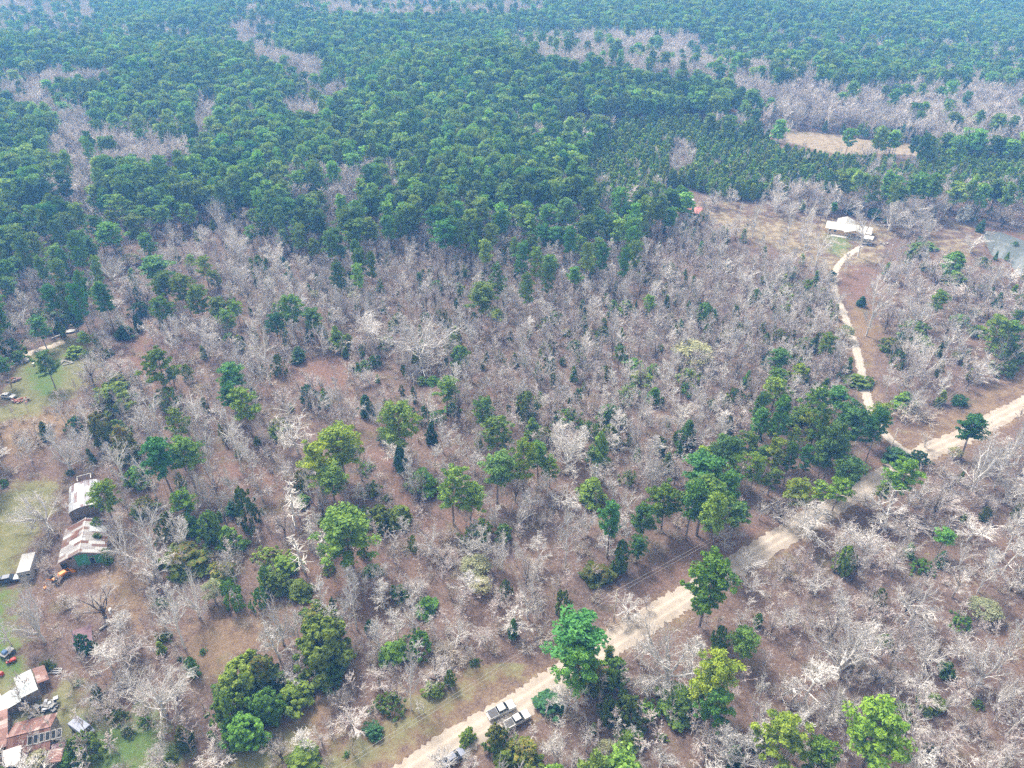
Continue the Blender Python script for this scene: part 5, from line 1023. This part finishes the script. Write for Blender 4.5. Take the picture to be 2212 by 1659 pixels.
def greenhouse(root, y0, y1, y2, y3, z0, z1, w0, w1, col, rearglass=True):
    "cabin: glass hull with painted roof and pillars; y0..y3 bottom, y1..y2 roof"
    b = [(-w0, y0, z0), (w0, y0, z0), (w0, y3, z0), (-w0, y3, z0)]; t = [(-w1, y1, z1), (w1, y1, z1), (w1, y2, z1), (-w1, y2, z1)]
    G = Geo(); G.add(b + t, [(3, 2, 1, 0), (0, 1, 5, 4), (2, 3, 7, 6), (1, 2, 6, 5), (3, 0, 4, 7), (4, 5, 6, 7)]); G.obj('cabin_glass', glass, root)
    P_ = Geo(); P_.slab([(-w1 - .02, y1 - .04, z1 + .06), (w1 + .02, y1 - .04, z1 + .06), (w1 + .02, y2 + .04, z1 + .06), (-w1 - .02, y2 + .04, z1 + .06)], .07)
    bevel(P_.obj('roof', col, root), .03)
    Q = Geo()
    for sx in (-1, 1):
        for (ya, yb) in ((y0, y1), (y3, y2), ((y0 + y3) / 2 - .1, (y1 + y2) / 2 - .1)):
            Q.tube([(sx * (w0 + .005), ya, z0), (sx * (w1 + .005), yb, z1 + .02)], [.05, .045], 4)
    Q.obj('pillar', col, root)
def pickup(name, label, px, py, a, b, col, tonneau, sc=0.97):
    p = PT(px, py, 0.9); rz = heading(PT(*a), PT(*b))
    root = empty(name, (p.x, p.y, 0.16), rz, label, 'pickup truck', scale=(sc, sc, sc))
    G = Geo(); G.profile([(-2.9, .5), (-1.95, .5), (2.1, .42), (2.86, .5), (2.92, .8), (2.86, 1.02), (2.55, 1.16), (1.35, 1.22), (-.95, 1.2), (-.95, 1.16), (-2.9, 1.16)], -.98, .98)
    bevel(G.obj('body', col, root), .07, 3)
    greenhouse(root, -.93, -.72, .62, 1.38, 1.2, 1.78, .88, .72, col)
    if tonneau:
        G = Geo(); G.slab([(-.86, -2.82, 1.23), (.86, -2.82, 1.23), (.86, -1.0, 1.23), (-.86, -1.0, 1.23)], .08)
        for i in range(4): G.box((0, -2.7 + .45 * (i + .4), 1.245), (1.7, .035, .03))
        G.obj('bed_cover', tarp, root)
        G = Geo(); G.box((0, -2.86, 1.0), (1.5, .04, .3)); G.obj('tailgate', col, root)
    else:
        G = Geo(); G.slab([(-.80, -2.78, 1.175), (.80, -2.78, 1.175), (.80, -1.0, 1.175), (-.80, -1.0, 1.175)], .02); G.obj('bed_liner', black, root)
    for x in (-.84, .84):
        for y in (-1.85, 1.85): wheel(root, x, y)
    for x in (-.72, .72):
        G = Geo(); G.box((x, 2.86, .88), (.36, .12, .2)); bevel(G.obj('headlight', lampw, root), .03)
        G = Geo(); G.box((x * 1.25, -2.88, .95), (.14, .08, .36)); G.obj('taillight', lampr, root)
        G = Geo(); G.box((x * 1.5, .95, 1.3), (.2, .12, .2)); bevel(G.obj('side_mirror', black, root), .03)
    G = Geo(); G.box((0, 2.93, .58), (1.8, .14, .2)); bevel(G.obj('bumper', steel, root), .04)
    G = Geo(); G.box((0, -2.97, .58), (1.8, .14, .18)); bevel(G.obj('bumper', steel, root), .04)
    G = Geo(); G.box((0, 2.9, .84), (1.05, .08, .22)); G.obj('grille', black, root)
    return root
def car(name, label, px, py, rz, col, cat='car', sc=0.95, z=0.1):
    p = PT(px, py, 0.7); root = empty(name, (p.x, p.y, z), rz, label, cat, scale=(sc, sc, sc))
    G = Geo(); G.profile([(-2.3, .4), (2.2, .36), (2.35, .62), (2.2, .82), (1.2, .98), (-1.75, 1.0), (-2.3, .9)], -.88, .88); bevel(G.obj('body', col, root), .08, 3)
    greenhouse(root, -1.75, -1.15, .35, 1.15, .97, 1.42, .80, .62, col)
    for x in (-.78, .78):
        for y in (-1.4, 1.4): wheel(root, x, y, .33, .22)
        G = Geo(); G.box((x * .85, 2.28, .68), (.34, .1, .15)); G.obj('headlight', lampw, root)
    return root
pickup('pickup_truck', 'white double-cab pickup with black ribbed bed cover parked on the gravel road', 1083, 1533, (1056, 1548), (1112, 1520), white, True, 0.91)
pickup('pickup_truck', 'white pickup half under the roadside trees, parked beside the other pickup', 1117, 1554, (1096, 1568), (1142, 1542), white, False, 0.87)
car('parked_car', 'dark blue-grey car nearly hidden under bare branches at the road edge', 979, 1636, heading(PT(940, 1660), PT(1010, 1612)), bluegrey)
car('old_car', 'old dark blue car beside the white-roofed trailer in the junk yard', 19, 1250, R(-75), bluep)
car('white_car', 'white car at the left edge of the grass clearing', 17, 855, R(-100), white)
car('carport_car', 'silver car standing in front of the white carport', 1869, 524, R(75), silverp)

# ------------------------------------------------------------------ buildings: local Y runs along the ridge
def gable(name, label, cat, a, b, wd, hw, rise, roofm, wallm, over=0.35, open_=False, wall=True):
    c = (Vector(a) + Vector(b)) / 2; rz = heading(a, b); L = (Vector(b) - Vector(a)).to_2d().length
    root = empty(name, (c.x, c.y, 0), rz, label, cat); x = wd / 2; y = L / 2
    if wall:
        G = Geo(); G.add([(-x, -y, -.1), (x, -y, -.1), (x, y, -.1), (-x, y, -.1), (-x, -y, hw), (x, -y, hw), (x, y, hw), (-x, y, hw), (0, -y, hw + rise), (0, y, hw + rise)],
                        [(0, 1, 5, 8, 4), (1, 2, 6, 5), (2, 3, 7, 9, 6), (3, 0, 4, 7)]); G.obj('wall', wallm, root)
    else:
        for px_ in (-x, x):
            for k in range(4):
                G = Geo(); G.box((px_ * .96, -y * .95 + k * 1.9 * y / 3, hw / 2), (.16, .16, hw)); G.obj('post', wallm, root)
    k = rise / x; xo = x + over; zo = hw - over * k; yo = y + over; G = Geo()
    G.slab([(0, -yo, hw + rise + .1), (xo, -yo, zo + .1), (xo, yo, zo + .1), (0, yo, hw + rise + .1)], .07)
    G.slab([(-xo, -yo, zo + .1), (0, -yo, hw + rise + .1), (0, yo, hw + rise + .1), (-xo, yo, zo + .1)], .07)
    G.box((0, 0, hw + rise + .12), (.3, 2 * yo, .06)); G.obj('roof', roofm, root)
    return root, x, y
def opening(root, nm, c, d, mat_, pane=None, frame=.08):
    G = Geo(); G.box(c, d); o = G.obj(nm, mat_, root)
    if pane is not None:
        g = Geo(); i = min(range(2), key=lambda q: d[q]); e = [d[0] - frame * 2, d[1] - frame * 2, d[2] - frame * 2]; e[i] = d[i] + .03
        g.box(c, e); g.obj('pane', pane, o)
    return o
# long shed with the green end wall
a = P(184, 1120, 4.6); b = P(170, 1190, 4.6)
root, x, y = gable('tin_shed', 'long tin shed with patched rust-and-silver roof and green end wall', 'shed', a, b, 9.0, 2.5, 1.9, mixed, wood)
G = Geo(); G.box((-2.7, y + .06, 1.2), (3.0, .08, 2.4)); G.box((.1, y + .06, 1.75), (2.5, .08, 3.3)); G.obj('green_cladding', greenwall, root)['label'] = 'green sheet cladding'
opening(root, 'door', (-1.75, y + .12, 1.1), (1.1, .08, 2.0), white, glass); opening(root, 'window', (2.3, y + .08, 3.0), (1.3, .08, .8), white, glass); opening(root, 'doorway', (3.9, y + .05, 1.0), (1.2, .08, 1.9), dark)
G = Geo(); G.slab([(-4.4, -1.2, 2.71), (-1.2, -1.2, 4.06), (-1.2, -3.6, 4.06), (-4.4, -3.6, 2.71)][::-1], .05); G.slab([(1.0, -.2, 4.16), (2.8, -.2, 3.40), (2.8, -2.6, 3.40), (1.0, -2.6, 4.16)][::-1], .05, 1); G.obj('roof_patch', [silver, rusty], root)
# barrel-roofed shed behind it
def barrel(name, label, a, b, wd, hw, rise, roofm, wallm):
    c = (a + b) / 2; L = (b - a).to_2d().length; root = empty(name, (c.x, c.y, 0), heading(a, b), label, 'shed'); x = wd / 2; y = L / 2; k = 10
    pr = [(-x * cos(pi * i / k), hw + rise * sin(pi * i / k)) for i in range(k + 1)]
    G = Geo(); v = []; 
    for yy in (-y, y): v += [(-x, yy, -.1)] + [(p[0], yy, p[1]) for p in pr] + [(x, yy, -.1)]
    m_ = k + 3; G.add(v, [tuple(range(m_)), tuple(range(2 * m_ - 1, m_ - 1, -1)), (0, m_, m_ + 1, 1), (m_ - 2, 2 * m_ - 2, 2 * m_ - 1, m_ - 1)]); G.obj('wall', wallm, root)
    G = Geo(); v = [(p[0] * 1.04, yy, p[1] + .06 + d) for d in (0, .06) for yy in (-y - .3, y + .3) for p in pr]; q = k + 1
    f = [(i, i + 1, q + i + 1, q + i) for i in range(k)] + [(2 * q + i, 3 * q + i, 3 * q + i + 1, 2 * q + i + 1) for i in range(k)] + [(i, 2 * q + i, 2 * q + i + 1, i + 1) for i in range(k)] + [(q + i, q + i + 1, 3 * q + i + 1, 3 * q + i) for i in range(k)] + [(0, q, 3 * q, 2 * q), (k, 2 * q + k, 3 * q + k, q + k)]
    G.add(v, f); G.obj('roof', roofm, root); return root, x, y
root, x, y = barrel('barrel_roof_shed', 'silver barrel-roofed shed of loose tin sheets behind the green-walled shed', P(180, 1040, 3.2), P(180, 1092, 3.2), 7.0, 1.6, 1.5, silver_x, wood)
G = Geo(); G.tube([(-1.9, -y + .4, 4.0), (-1.9, -y - 1.1, 4.3), (1.1, -y - 1.1, 4.3), (1.1, -y + .4, 4.0)], [.09] * 4, 6); G.obj('pipe_frame', white, root)
# white-roofed trailer
def boxhouse(name, label, cat, corners, z, roofm, wallm, t=.12, extra=0.25, slope=0.0):
    q = [P(*c, z) for c in corners]; c = sum(q, Vector()) / 4; rz = heading(q[3], q[0]); root = empty(name, (c.x, c.y, 0), rz, label, cat)
    L = (q[0] - q[3]).to_2d().length; W = (q[1] - q[0]).to_2d().length; x, y = W / 2, L / 2
    G = Geo(); G.add([(-x, -y, 0), (x, -y, 0), (x, y, 0), (-x, y, 0), (-x, -y, z - slope), (x, -y, z - slope), (x, y, z + slope), (-x, y, z + slope)], [(0, 1, 5, 4), (1, 2, 6, 5), (2, 3, 7, 6), (3, 0, 4, 7)]); G.obj('wall', wallm, root)
    G = Geo(); e = extra; s2 = slope * (y + e) / y; G.slab([(-x - e, -y - e, z - s2 + .12), (x + e, -y - e, z - s2 + .12), (x + e, y + e, z + s2 + .12), (-x - e, y + e, z + s2 + .12)], t); G.obj('roof', roofm, root)
    return root, x, y
root, x, y = boxhouse('camper_trailer', 'grimy white-roofed trailer under bare branches in the left yard', 'trailer', [(47, 1196), (72, 1196), (71, 1235), (34, 1236)], 2.6, whited, whited, .15, .05)
for k in (-1, 1): opening(root, 'window', (k * x * .5, -y - .03, 1.6), (.9, .05, .7), white, glass)
wheel(root, x * .95, -.6, .35, .2); wheel(root, -x * .95, -.6, .35, .2)
root, x, y = boxhouse('low_tin_shed', 'low maroon tin roof among leafless brush', 'shed', [(158, 1361), (192, 1361), (202, 1392), (158, 1395)], 1.7, purple, wood, .08, .2, .25)
# white metal hut with its low annex and the rusty lean-to
root, x, y = boxhouse('white_metal_hut', 'pale white metal hut with lower annex at the left edge', 'hut', [(34, 1463), (66, 1454), (78, 1492), (46, 1501)], 2.9, whitemetal, wood, .1, .2, .2)
G = Geo(); G.slab([(-x - 4.3, -y - .3, 1.9), (-x - .3, -y - .3, 2.3), (-x - .3, y * .5, 2.3), (-x - 4.3, y * .4, 1.9)], .1); G.obj('annex_roof', whitemetal, root)
G = Geo(); G.box((-x - 2.2, -.5, .95), (3.6, 3.4, 1.8)); G.obj('annex_wall', wood, root)
G = Geo(); G.slab([(x + .3, -.5, 2.1), (x + 2.2, -.5, 1.7), (x + 2.2, y + 1.2, 1.7), (x + .3, y + 1.2, 2.1)], .07); G.obj('lean_to_roof', rusty, root)
# the long red-roofed shed and its neighbours
root, x, y = gable('red_roofed_shed', 'long rusted red-roofed shed with a row of dark roof windows', 'shed', P(20, 1592, 3.2), P(106, 1570, 3.2), 6.6, 1.9, 1.3, rusty, wood)
for k in range(6):
    yy = -y * .05 + k * .92; G = Geo(); z_ = lambda X: 3.2 + .13 - abs(X) * 1.3 / x
    G.slab([(.75, yy, z_(.75) + .09), (2.25, yy, z_(2.25) + .09), (2.25, yy + .8, z_(2.25) + .09), (.75, yy + .8, z_(.75) + .09)], .06); w_ = G.obj('window', whited, root)
    G = Geo(); G.slab([(.9, yy + .1, z_(.9) + .105), (2.1, yy + .1, z_(2.1) + .105), (2.1, yy + .7, z_(2.1) + .105), (.9, yy + .7, z_(.9) + .105)], .03); G.obj('pane', glass, w_)
root, x, y = boxhouse('white_roofed_lean_to', 'streaked white-roofed shed with open dark bays at the bottom left corner', 'shed', [(9, 1626), (43, 1614), (46, 1646), (4, 1656)], 2.4, sheet_metal('streaked_white_sheets', [(0.2, (0.36, 0.25, 0.24)), (0.42, (0.52, 0.50, 0.51)), (0.7, (0.66, 0.66, 0.68))], 'Y', 0.6), wood, .08, .2, .3)
for k in range(3): opening(root, 'bay', (-x + .9 + k * 1.5, -y - .04, 1.1), (1.1, .1, 1.4), dark)
boxhouse('rusty_shed', 'small rusty-roofed shed among shrubs at the bottom', 'shed', [(112, 1622), (136, 1622), (128, 1642), (104, 1644)], 2.0, rusty, wood, .08, .2, .2)
boxhouse('brown_lean_to', 'narrow brown tin roof just behind the small rusty shed', 'shed', [(113, 1606), (138, 1610), (137, 1617), (112, 1613)], 1.6, purple, wood, .08, .1, .1)
boxhouse('red_tin_shed', 'red tin-roofed shed cut by the left frame edge', 'shed', [(-40, 1548), (12, 1546), (10, 1618), (-44, 1622)], 2.6, rusty, wood, .08, .2, .3)
# barn
root, x, y = gable('open_barn', 'weathered open barn with a faded red tin roof', 'barn', P(1483, 444, 4.1), P(1517, 449, 4.1), 8.0, 2.8, 1.3, redroof, wood, .4, wall=False)
G = Geo(); G.box((x * .9, 0, 1.3), (.12, 2 * y * .95, 2.4)); G.box((0, y * .93, 1.3), (2 * x * .9, .12, 2.4)); G.obj('wall', wood, root)
G = Geo(); G.slab([(-x * .9, -y - 4.5, 2.9), (x * .6, -y - 4.5, 2.9), (x * .9, -y - .4, 3.3), (-x, -y - .4, 3.3)], .08); G.obj('lean_to_roof', rusty, root)
for k in (-1, 1): G = Geo(); G.box((k * x * .7, -y - 4.2, 1.4), (.15, .15, 2.8)); G.obj('post', wood, root)
p = PT(1494, 437); G = Geo(); G.box((0, 0, .8), (2.2, 3, 1.6), taper=.9); o = bevel(G.obj('white_tank', white), .15, 3); o.location = p; tag(o, 'small white tank standing behind the red-roofed barn', 'tank')
# house
A, B = P(1786, 491, 2.6), P(1880, 505, 2.6); d = (B - A).normalized(); nb = Vector((-d.y, d.x, 0)); nb = nb if nb.y > 0 else -nb
root, x, y = gable('ranch_house', 'tan ranch house with a bright white metal roof and front porch', 'house', A + nb * 4.2, B + nb * 4.2, 8.4, 2.5, 1.5, whiteroof, tanwall, .5)
s = 1 if (Matrix.Rotation(root.rotation_euler.z, 3, 'Z') @ Vector((1, 0, 0))).y < 0 else -1      # the side facing the camera
for k, yy in enumerate((-y + 1.5, -y + 3.6, y - 6.4, y - 2.2)): opening(root, 'window', (s * (x + .03), yy, 1.5), (.07, 1.2, 1.0), white, glass)
opening(root, 'door', (s * (x + .03), .6, 1.05), (.07, 1.0, 2.05), white); opening(root, 'door', (s * (x + .03), y - 4.2, 1.05), (.07, 1.6, 2.05), dark)
G = Geo(); ya, yb = -1.2, 6.2; xm = x + 2.4; ym = (ya + yb) / 2; zr = 4.0
G.slab([(s * (xm + .3), ya - .4, 2.5), (s * (xm + .3), ym, zr), (0, ym, zr), (0, ya - .4, 2.5)][::s], .1); G.slab([(s * (xm + .3), ym, zr), (s * (xm + .3), yb + .4, 2.5), (0, yb + .4, 2.5), (0, ym, zr)][::s], .1); G.obj('porch_roof', whiteroof, root)
G = Geo(); G.add([(s * xm, ya, 2.45), (s * xm, yb, 2.45), (s * xm, ym, zr - .15)], [(0, 1, 2)]); G.add([(s * (xm - .1), ya, 2.45), (s * (xm - .1), yb, 2.45), (s * (xm - .1), ym, zr - .15)], [(0, 1, 2)]); G.obj('porch_gable', tanwall, root)
for k in range(4): G = Geo(); G.box((s * (xm - .1), ya + .2 + k * (yb - ya - .4) / 3, 1.25), (.16, .16, 2.5)); G.obj('porch_post', white, root)
G = Geo(); G.box((s * (x + 1.4), 1, .12), (3.0, 2 * y * .85, .25)); G.obj('porch_floor', concrete, root)
G = Geo(); G.slab([(-s * .5, -1.5, 4.1), (-s * (x + 4.5), -1.5, 4.1), (-s * (x + 4.5), 2.2, 2.6), (-s * .5, 2.2, 2.6)][::s], .1); G.slab([(-s * .5, -5.2, 2.6), (-s * (x + 4.5), -5.2, 2.6), (-s * (x + 4.5), -1.5, 4.1), (-s * .5, -1.5, 4.1)][::s], .1); G.obj('rear_roof', whiteroof, root)
G = Geo(); G.box((-s * (x + 2), -1.5, 1.25), (4.2, 6.6, 2.5)); G.obj('rear_wall', tanwall, root)
rc, x, y = boxhouse('carport', 'small white-roofed carport at the right end of the tan house', 'carport', [(1868, 508), (1889, 511), (1882, 518), (1864, 515)], 2.6, white, dark, .1, .15)
bpy.data.objects.remove([c for c in rc.children if c.name.startswith('wall')][0])
for sx in (-1, 1):
    for sy in (-1, 1): G = Geo(); G.box((sx * x, sy * y, 1.35), (.12, .12, 2.7)); G.obj('post', white, rc)
def heap(name, label, cat, px, py, mat_, n, sz, spread, seed=3):
    r = np.random.default_rng(seed); G = Geo()
    for i in range(n): G.box((r.normal() * spread, r.normal() * spread * .6, abs(r.normal()) * sz * .3 + sz * .2), (sz * r.uniform(.4, 1.3), sz * r.uniform(.3, .8), sz * r.uniform(.15, .5)), r.uniform(0, 3.1), int(r.integers(0, len(mat_))))
    o = G.obj(name, mat_); o.location = PT(px, py); tag(o, label, cat); return o
heap('junk_pile', 'pile of white and pink junk near the parked carport car', 'junk', 1912, 527, [white, redd, wood], 14, .9, 1.2)
heap('scrap_heap', 'white scrap heap at the left rim of the grass clearing', 'junk', 57, 783, [white, whited, wood], 18, 1.2, 1.5, 4)
heap('brick_rubble', 'low heap of reddish brick rubble by the white car', 'rubble', 44, 866, [redd, redd, wood], 22, .9, 1.2, 5)
heap('black_scrap', 'black tarpaulin and tyre heap above the red-roofed shed', 'junk', 100, 1530, [tarp, black, rubber, bluep], 26, 1.0, 1.3, 6)
heap('plank_stack', 'loose white planks behind the grass clearing path', 'lumber', 90, 763, [white, whited], 6, 1.5, .8, 7)
heap('brush_scrap', 'maroon scrap heap on the yard edge below the white car', 'junk', 36, 822, [redd, wood, purple], 16, .8, 1.0, 8)
for px, py, sd in ((230, 1420, 12), (250, 1090, 13)): pass
# A-frame of lumber, boat, beams, logs, drum
root = empty('lumber_frame', PT(135, 788), R(10), 'triangular frame of pale lumber lying on the grass', 'lumber')
for a_, b_ in (((-2, -2.2, .2), (-.6, 2.4, .3)), ((-.6, 2.4, .3), (3.2, .4, .25)), ((3.2, .4, .25), (.2, -.4, .2)), ((-1.5, -2.4, .15), (-.1, 2.1, .35))): G = Geo(); G.tube([a_, b_], [.22, .22], 4, cap=True); G.obj('beam', wood2, root)
def lying(name, label, cat, p0, p1, rad, m_, sides=6, z=.25):
    a_, b_ = PT(*p0), PT(*p1); root_ = a_; G = Geo(); d_ = b_ - a_; k = 5
    G.tube([(d_.x * t, d_.y * t, z + rad * .2 * sin(t * 5)) for t in np.linspace(0, 1, k)], np.linspace(rad, rad * .75, k), sides, cap=True)
    o = G.obj(name, m_, None, sides > 5); o.location = root_; tag(o, label, cat); return o
lying('fallen_log', 'long grey log lying by the low maroon tin roof', 'log', (216, 1362), (235, 1348), .25, wood2)
lying('bleached_log', 'long bleached log at the upper rim of the grass clearing', 'log', (112, 733), (146, 719), .3, wood2)
lying('timber_pole', 'tan timber pole lying across the left edge below the white hut', 'pole', (-6, 1494), (16, 1530), .28, polewood)
lying('white_barrel', 'small white-blue barrel standing in the brush beyond the maroon roof', 'barrel', (238, 1324), (239, 1316), .35, white, 10, .35)
def boat(name, label, px, py, rz, L=4.2, w=.9):
    G = Geo(); k = 8; v = []
    for i in range(k + 1):
        t = i / k; ww = w * sin(pi * min(t * .75 + .25, 1)) if t < 1 else .03; yy = (t - .5) * L
        v += [(-ww, yy, .55), (-ww * .5, yy, .06), (ww * .5, yy, .06), (ww, yy, .55), (ww * .8, yy, .5), (ww * .4, yy, .14), (-ww * .4, yy, .14), (-ww * .8, yy, .5)]
    f = [(i * 8 + j, (i + 1) * 8 + j, (i + 1) * 8 + (j + 1) % 8, i * 8 + (j + 1) % 8) for i in range(k) for j in range(8)] + [tuple(range(8)), tuple(range(k * 8 + 7, k * 8 - 1, -1))]
    G.add(v, f); o = G.obj(name, white, None, True); o.location = PT(px, py); o.rotation_euler = (0, 0, rz); tag(o, label, 'boat'); return o
boat('small_boat', 'small white boat lying where the path leaves the clearing', 156, 717, R(-70))
root = empty('pipe_gate', PT(91, 1455), 0, 'white tubular gate lying flat in the grass beside the white hut', 'gate'); e = PT(129, 1455) - PT(91, 1455)
for z_, o_ in ((.15, 0), (.15, .5), (.15, 1.0)): G = Geo(); G.tube([(0, o_, z_), (e.x, o_, z_)], [.11, .11], 5); G.obj('rail', white, root)
for t in (0, .5, 1): G = Geo(); G.tube([(e.x * t, 0, .17), (e.x * t, 1, .17)], [.09, .09], 5); G.obj('crossbar', white, root)
# orange tractor with loader and backhoe
root = empty('loader_tractor', PT(130, 1251), heading(PT(113, 1262), PT(146, 1240)), 'orange loader tractor parked below the green shed wall', 'tractor')
G = Geo(); G.profile([(-1.3, .6), (1.6, .6), (1.7, .9), (1.6, 1.35), (.2, 1.4), (0, 1.1), (-1.3, 1.1)], -.45, .45); bevel(G.obj('body', orange, root), .05)
G = Geo(); G.box((0, -.5, 1.3), (.55, .5, .12)); G.box((0, -.75, 1.55), (.55, .12, .5)); G.obj('seat', black, root)
for sx in (-1, 1): wheel(root, sx * .85, -.8, .72, .42); wheel(root, sx * .75, 1.25, .42, .28)
for sx in (-1, 1): G = Geo(); G.tube([(sx * .55, .1, 1.2), (sx * .6, 1.5, 1.3), (sx * .6, 2.6, .55)], [.09, .09, .08], 4); G.obj('loader_arm', orange, root)
G = Geo(); G.profile([(2.4, .15), (3.2, .12), (3.15, .22), (2.6, .3), (2.5, .85), (2.38, .85)], -.95, .95); G.obj('bucket', orange, root)
G = Geo(); G.tube([(0, -1.3, .9), (0, -2.2, 2.1), (0, -3.1, 1.1), (0, -3.2, .4)], [.14, .13, .1, .09], 4); G.obj('boom', orange, root)
G = Geo(); G.box((0, -3.2, .3), (.6, .5, .45)); G.obj('digging_bucket', orange, root)
# old small tractor and red mower
root = empty('old_tractor', PT(18, 1414), R(160), 'old faded blue and white farm cart on the grass at the left edge', 'cart')
G = Geo(); G.box((0, 0, .8), (1.5, 2.2, .25)); G.obj('deck', whited, root); G = Geo(); G.box((.1, .3, 1.15), (.9, .8, .5)); bevel(G.obj('engine_cover', paint('faded_blue', (.10, .22, .45), .6), root), .06)
for sx in (-1, 1):
    for sy in (-1, 1): wheel(root, sx * .85, sy * .7, .38, .2)
root = empty('ride_on_mower', PT(25, 1430), R(-60), 'small red ride-on mower just below the old farm cart', 'mower')
G = Geo(); G.profile([(-.8, .3), (.9, .3), (.95, .6), (.7, .8), (.1, .75), (-.1, .5), (-.8, .55)], -.35, .35); bevel(G.obj('body', redp, root), .08, 3)
G = Geo(); G.box((0, -.35, .75), (.45, .4, .1)); G.box((0, -.55, .95), (.45, .1, .35)); G.obj('seat', black, root)
for sx in (-1, 1): wheel(root, sx * .45, -.45, .26, .2); wheel(root, sx * .42, .6, .18, .14)
o = bevel((lambda g: (g.box((0, 0, .45), (1.1, .8, .9), taper=.8), g.obj('red_drum', redp))[1])(Geo()), .2, 3); o.location = PT(3, 1458); tag(o, 'red drum on the grass at the far left frame edge', 'drum')
root = empty('old_van', PT(181, 1580), heading(PT(168, 1570), PT(196, 1590)), 'faded blue-grey van half buried in brush beside the round cedar', 'van')
G = Geo(); G.profile([(-2.3, .4), (2.3, .4), (2.4, .9), (1.8, 1.2), (1.3, 1.9), (-2.3, 1.95)], -.95, .95); bevel(G.obj('body', bluegrey, root), .1, 3)
G = Geo(); G.add([(-.8, 1.84, 1.23), (.8, 1.84, 1.23), (.75, 1.36, 1.86), (-.75, 1.36, 1.86)], [(0, 1, 2, 3)]); G.obj('windshield', glass, root)
for sx in (-1, 1): wheel(root, sx * .85, 1.5, .36); wheel(root, sx * .85, -1.4, .36)
for i, (px, py) in enumerate(((55, 820), (60, 830))): pass

# ------------------------------------------------------------------ utility poles and wires
PB = [Vector(v) for v in ((-110, 21, 0), tuple(PT(1325.5, 1341)), tuple(PT(1917.5, 987)))]
PB.append(PB[2] + (PB[2] - PB[1]).normalized() * 95 + Vector((6, 10, 0)))
PB[0] = PB[1] + Vector((P(770, 1619, 8.7) - P(1325, 1276, 8.7))).normalized() * 92
lab = ['plain wooden power pole beyond the bottom frame edge', 'plain wooden power pole at the road verge beside the pine', 'leaning wooden power pole beside the drive junction', 'wooden power pole along the far right stretch of road']
tops = []
for i, p in enumerate(PB):
    p.z = 0; Hp = 9.6
    if i in (0, 3): tops.append(p + Vector((0, 0, Hp))); 
    nx_ = PB[min(i + 1, 3)] - PB[max(i - 1, 0)]; root = empty('power_pole', p, heading((0, 0), nx_), lab[i], 'power pole', 'power poles along the road')
    G = Geo(); G.tube([(0, 0, -.5), (0, 0, Hp)], [.17, .11], 10, cap=True); G.obj('shaft', polewood, root, True)
    for z_, s_ in ((Hp - .15, .1), (Hp - 1.3, .14)): G = Geo(); G.tube([(s_, 0, z_ - .1), (s_ + .02, 0, z_ + .12)], [.06, .04], 8, cap=True); G.obj('insulator', lampw, root)
    if i == 2: G = Geo(); G.box((0, 0, Hp - .4), (1.1, .09, .1)); G.obj('crossarm', polewood, root)
def wire_obj(k, z_, label):
    G = Geo(); pts = []
    for i in range(3):
        for t in np.linspace(0, 1, 17)[(0 if i == 0 else 1):]:
            q = PB[i].lerp(PB[i + 1], t); pts.append((q.x, q.y, z_ - 4 * 1.1 * t * (1 - t)))
    G.tube(pts, [.024] * len(pts), 4); o = G.obj('power_line', wire); tag(o, label, 'power line', 'overhead wires'); return o
wire_obj(0, 9.55, 'upper overhead wire strung along the woodland side of the road'); wire_obj(1, 8.3, 'lower overhead wire strung along the woodland side of the road')
p = PT(2068, 946); G = Geo(); G.tube([(0, 0, -.2), (.1, 0, 2.6), (.16, 0, 5.0)], [.11, .09, .07], 6, cap=True); o = G.obj('wooden_post', polewood); o.location = p; tag(o, 'thin wooden post at the road edge right of the junction', 'post')

# ------------------------------------------------------------------ the air: far things fade to blue
def haze():
    G = Geo(); G.box((0, 450, 72), (2900, 2300, 180))
    m = bpy.data.materials.new('haze_air'); m.use_nodes = True; n = m.node_tree; n.nodes.clear()
    out = n.nodes.new("ShaderNodeOutputMaterial"); v = n.nodes.new("ShaderNodeVolumePrincipled")
    v.inputs['Color'].default_value = (0.15, 0.43, 1.0, 1); v.inputs['Absorption Color'].default_value = (1, 1, 1, 1); v.inputs['Density'].default_value = HAZE; v.inputs['Anisotropy'].default_value = 0.0
    n.links.new(v.outputs[0], out.inputs['Volume'])
    o = G.obj('haze', m); tag(o, 'thin blue haze lying over the far woods', 'haze', kind='stuff')
HAZE = 0.00055
haze()
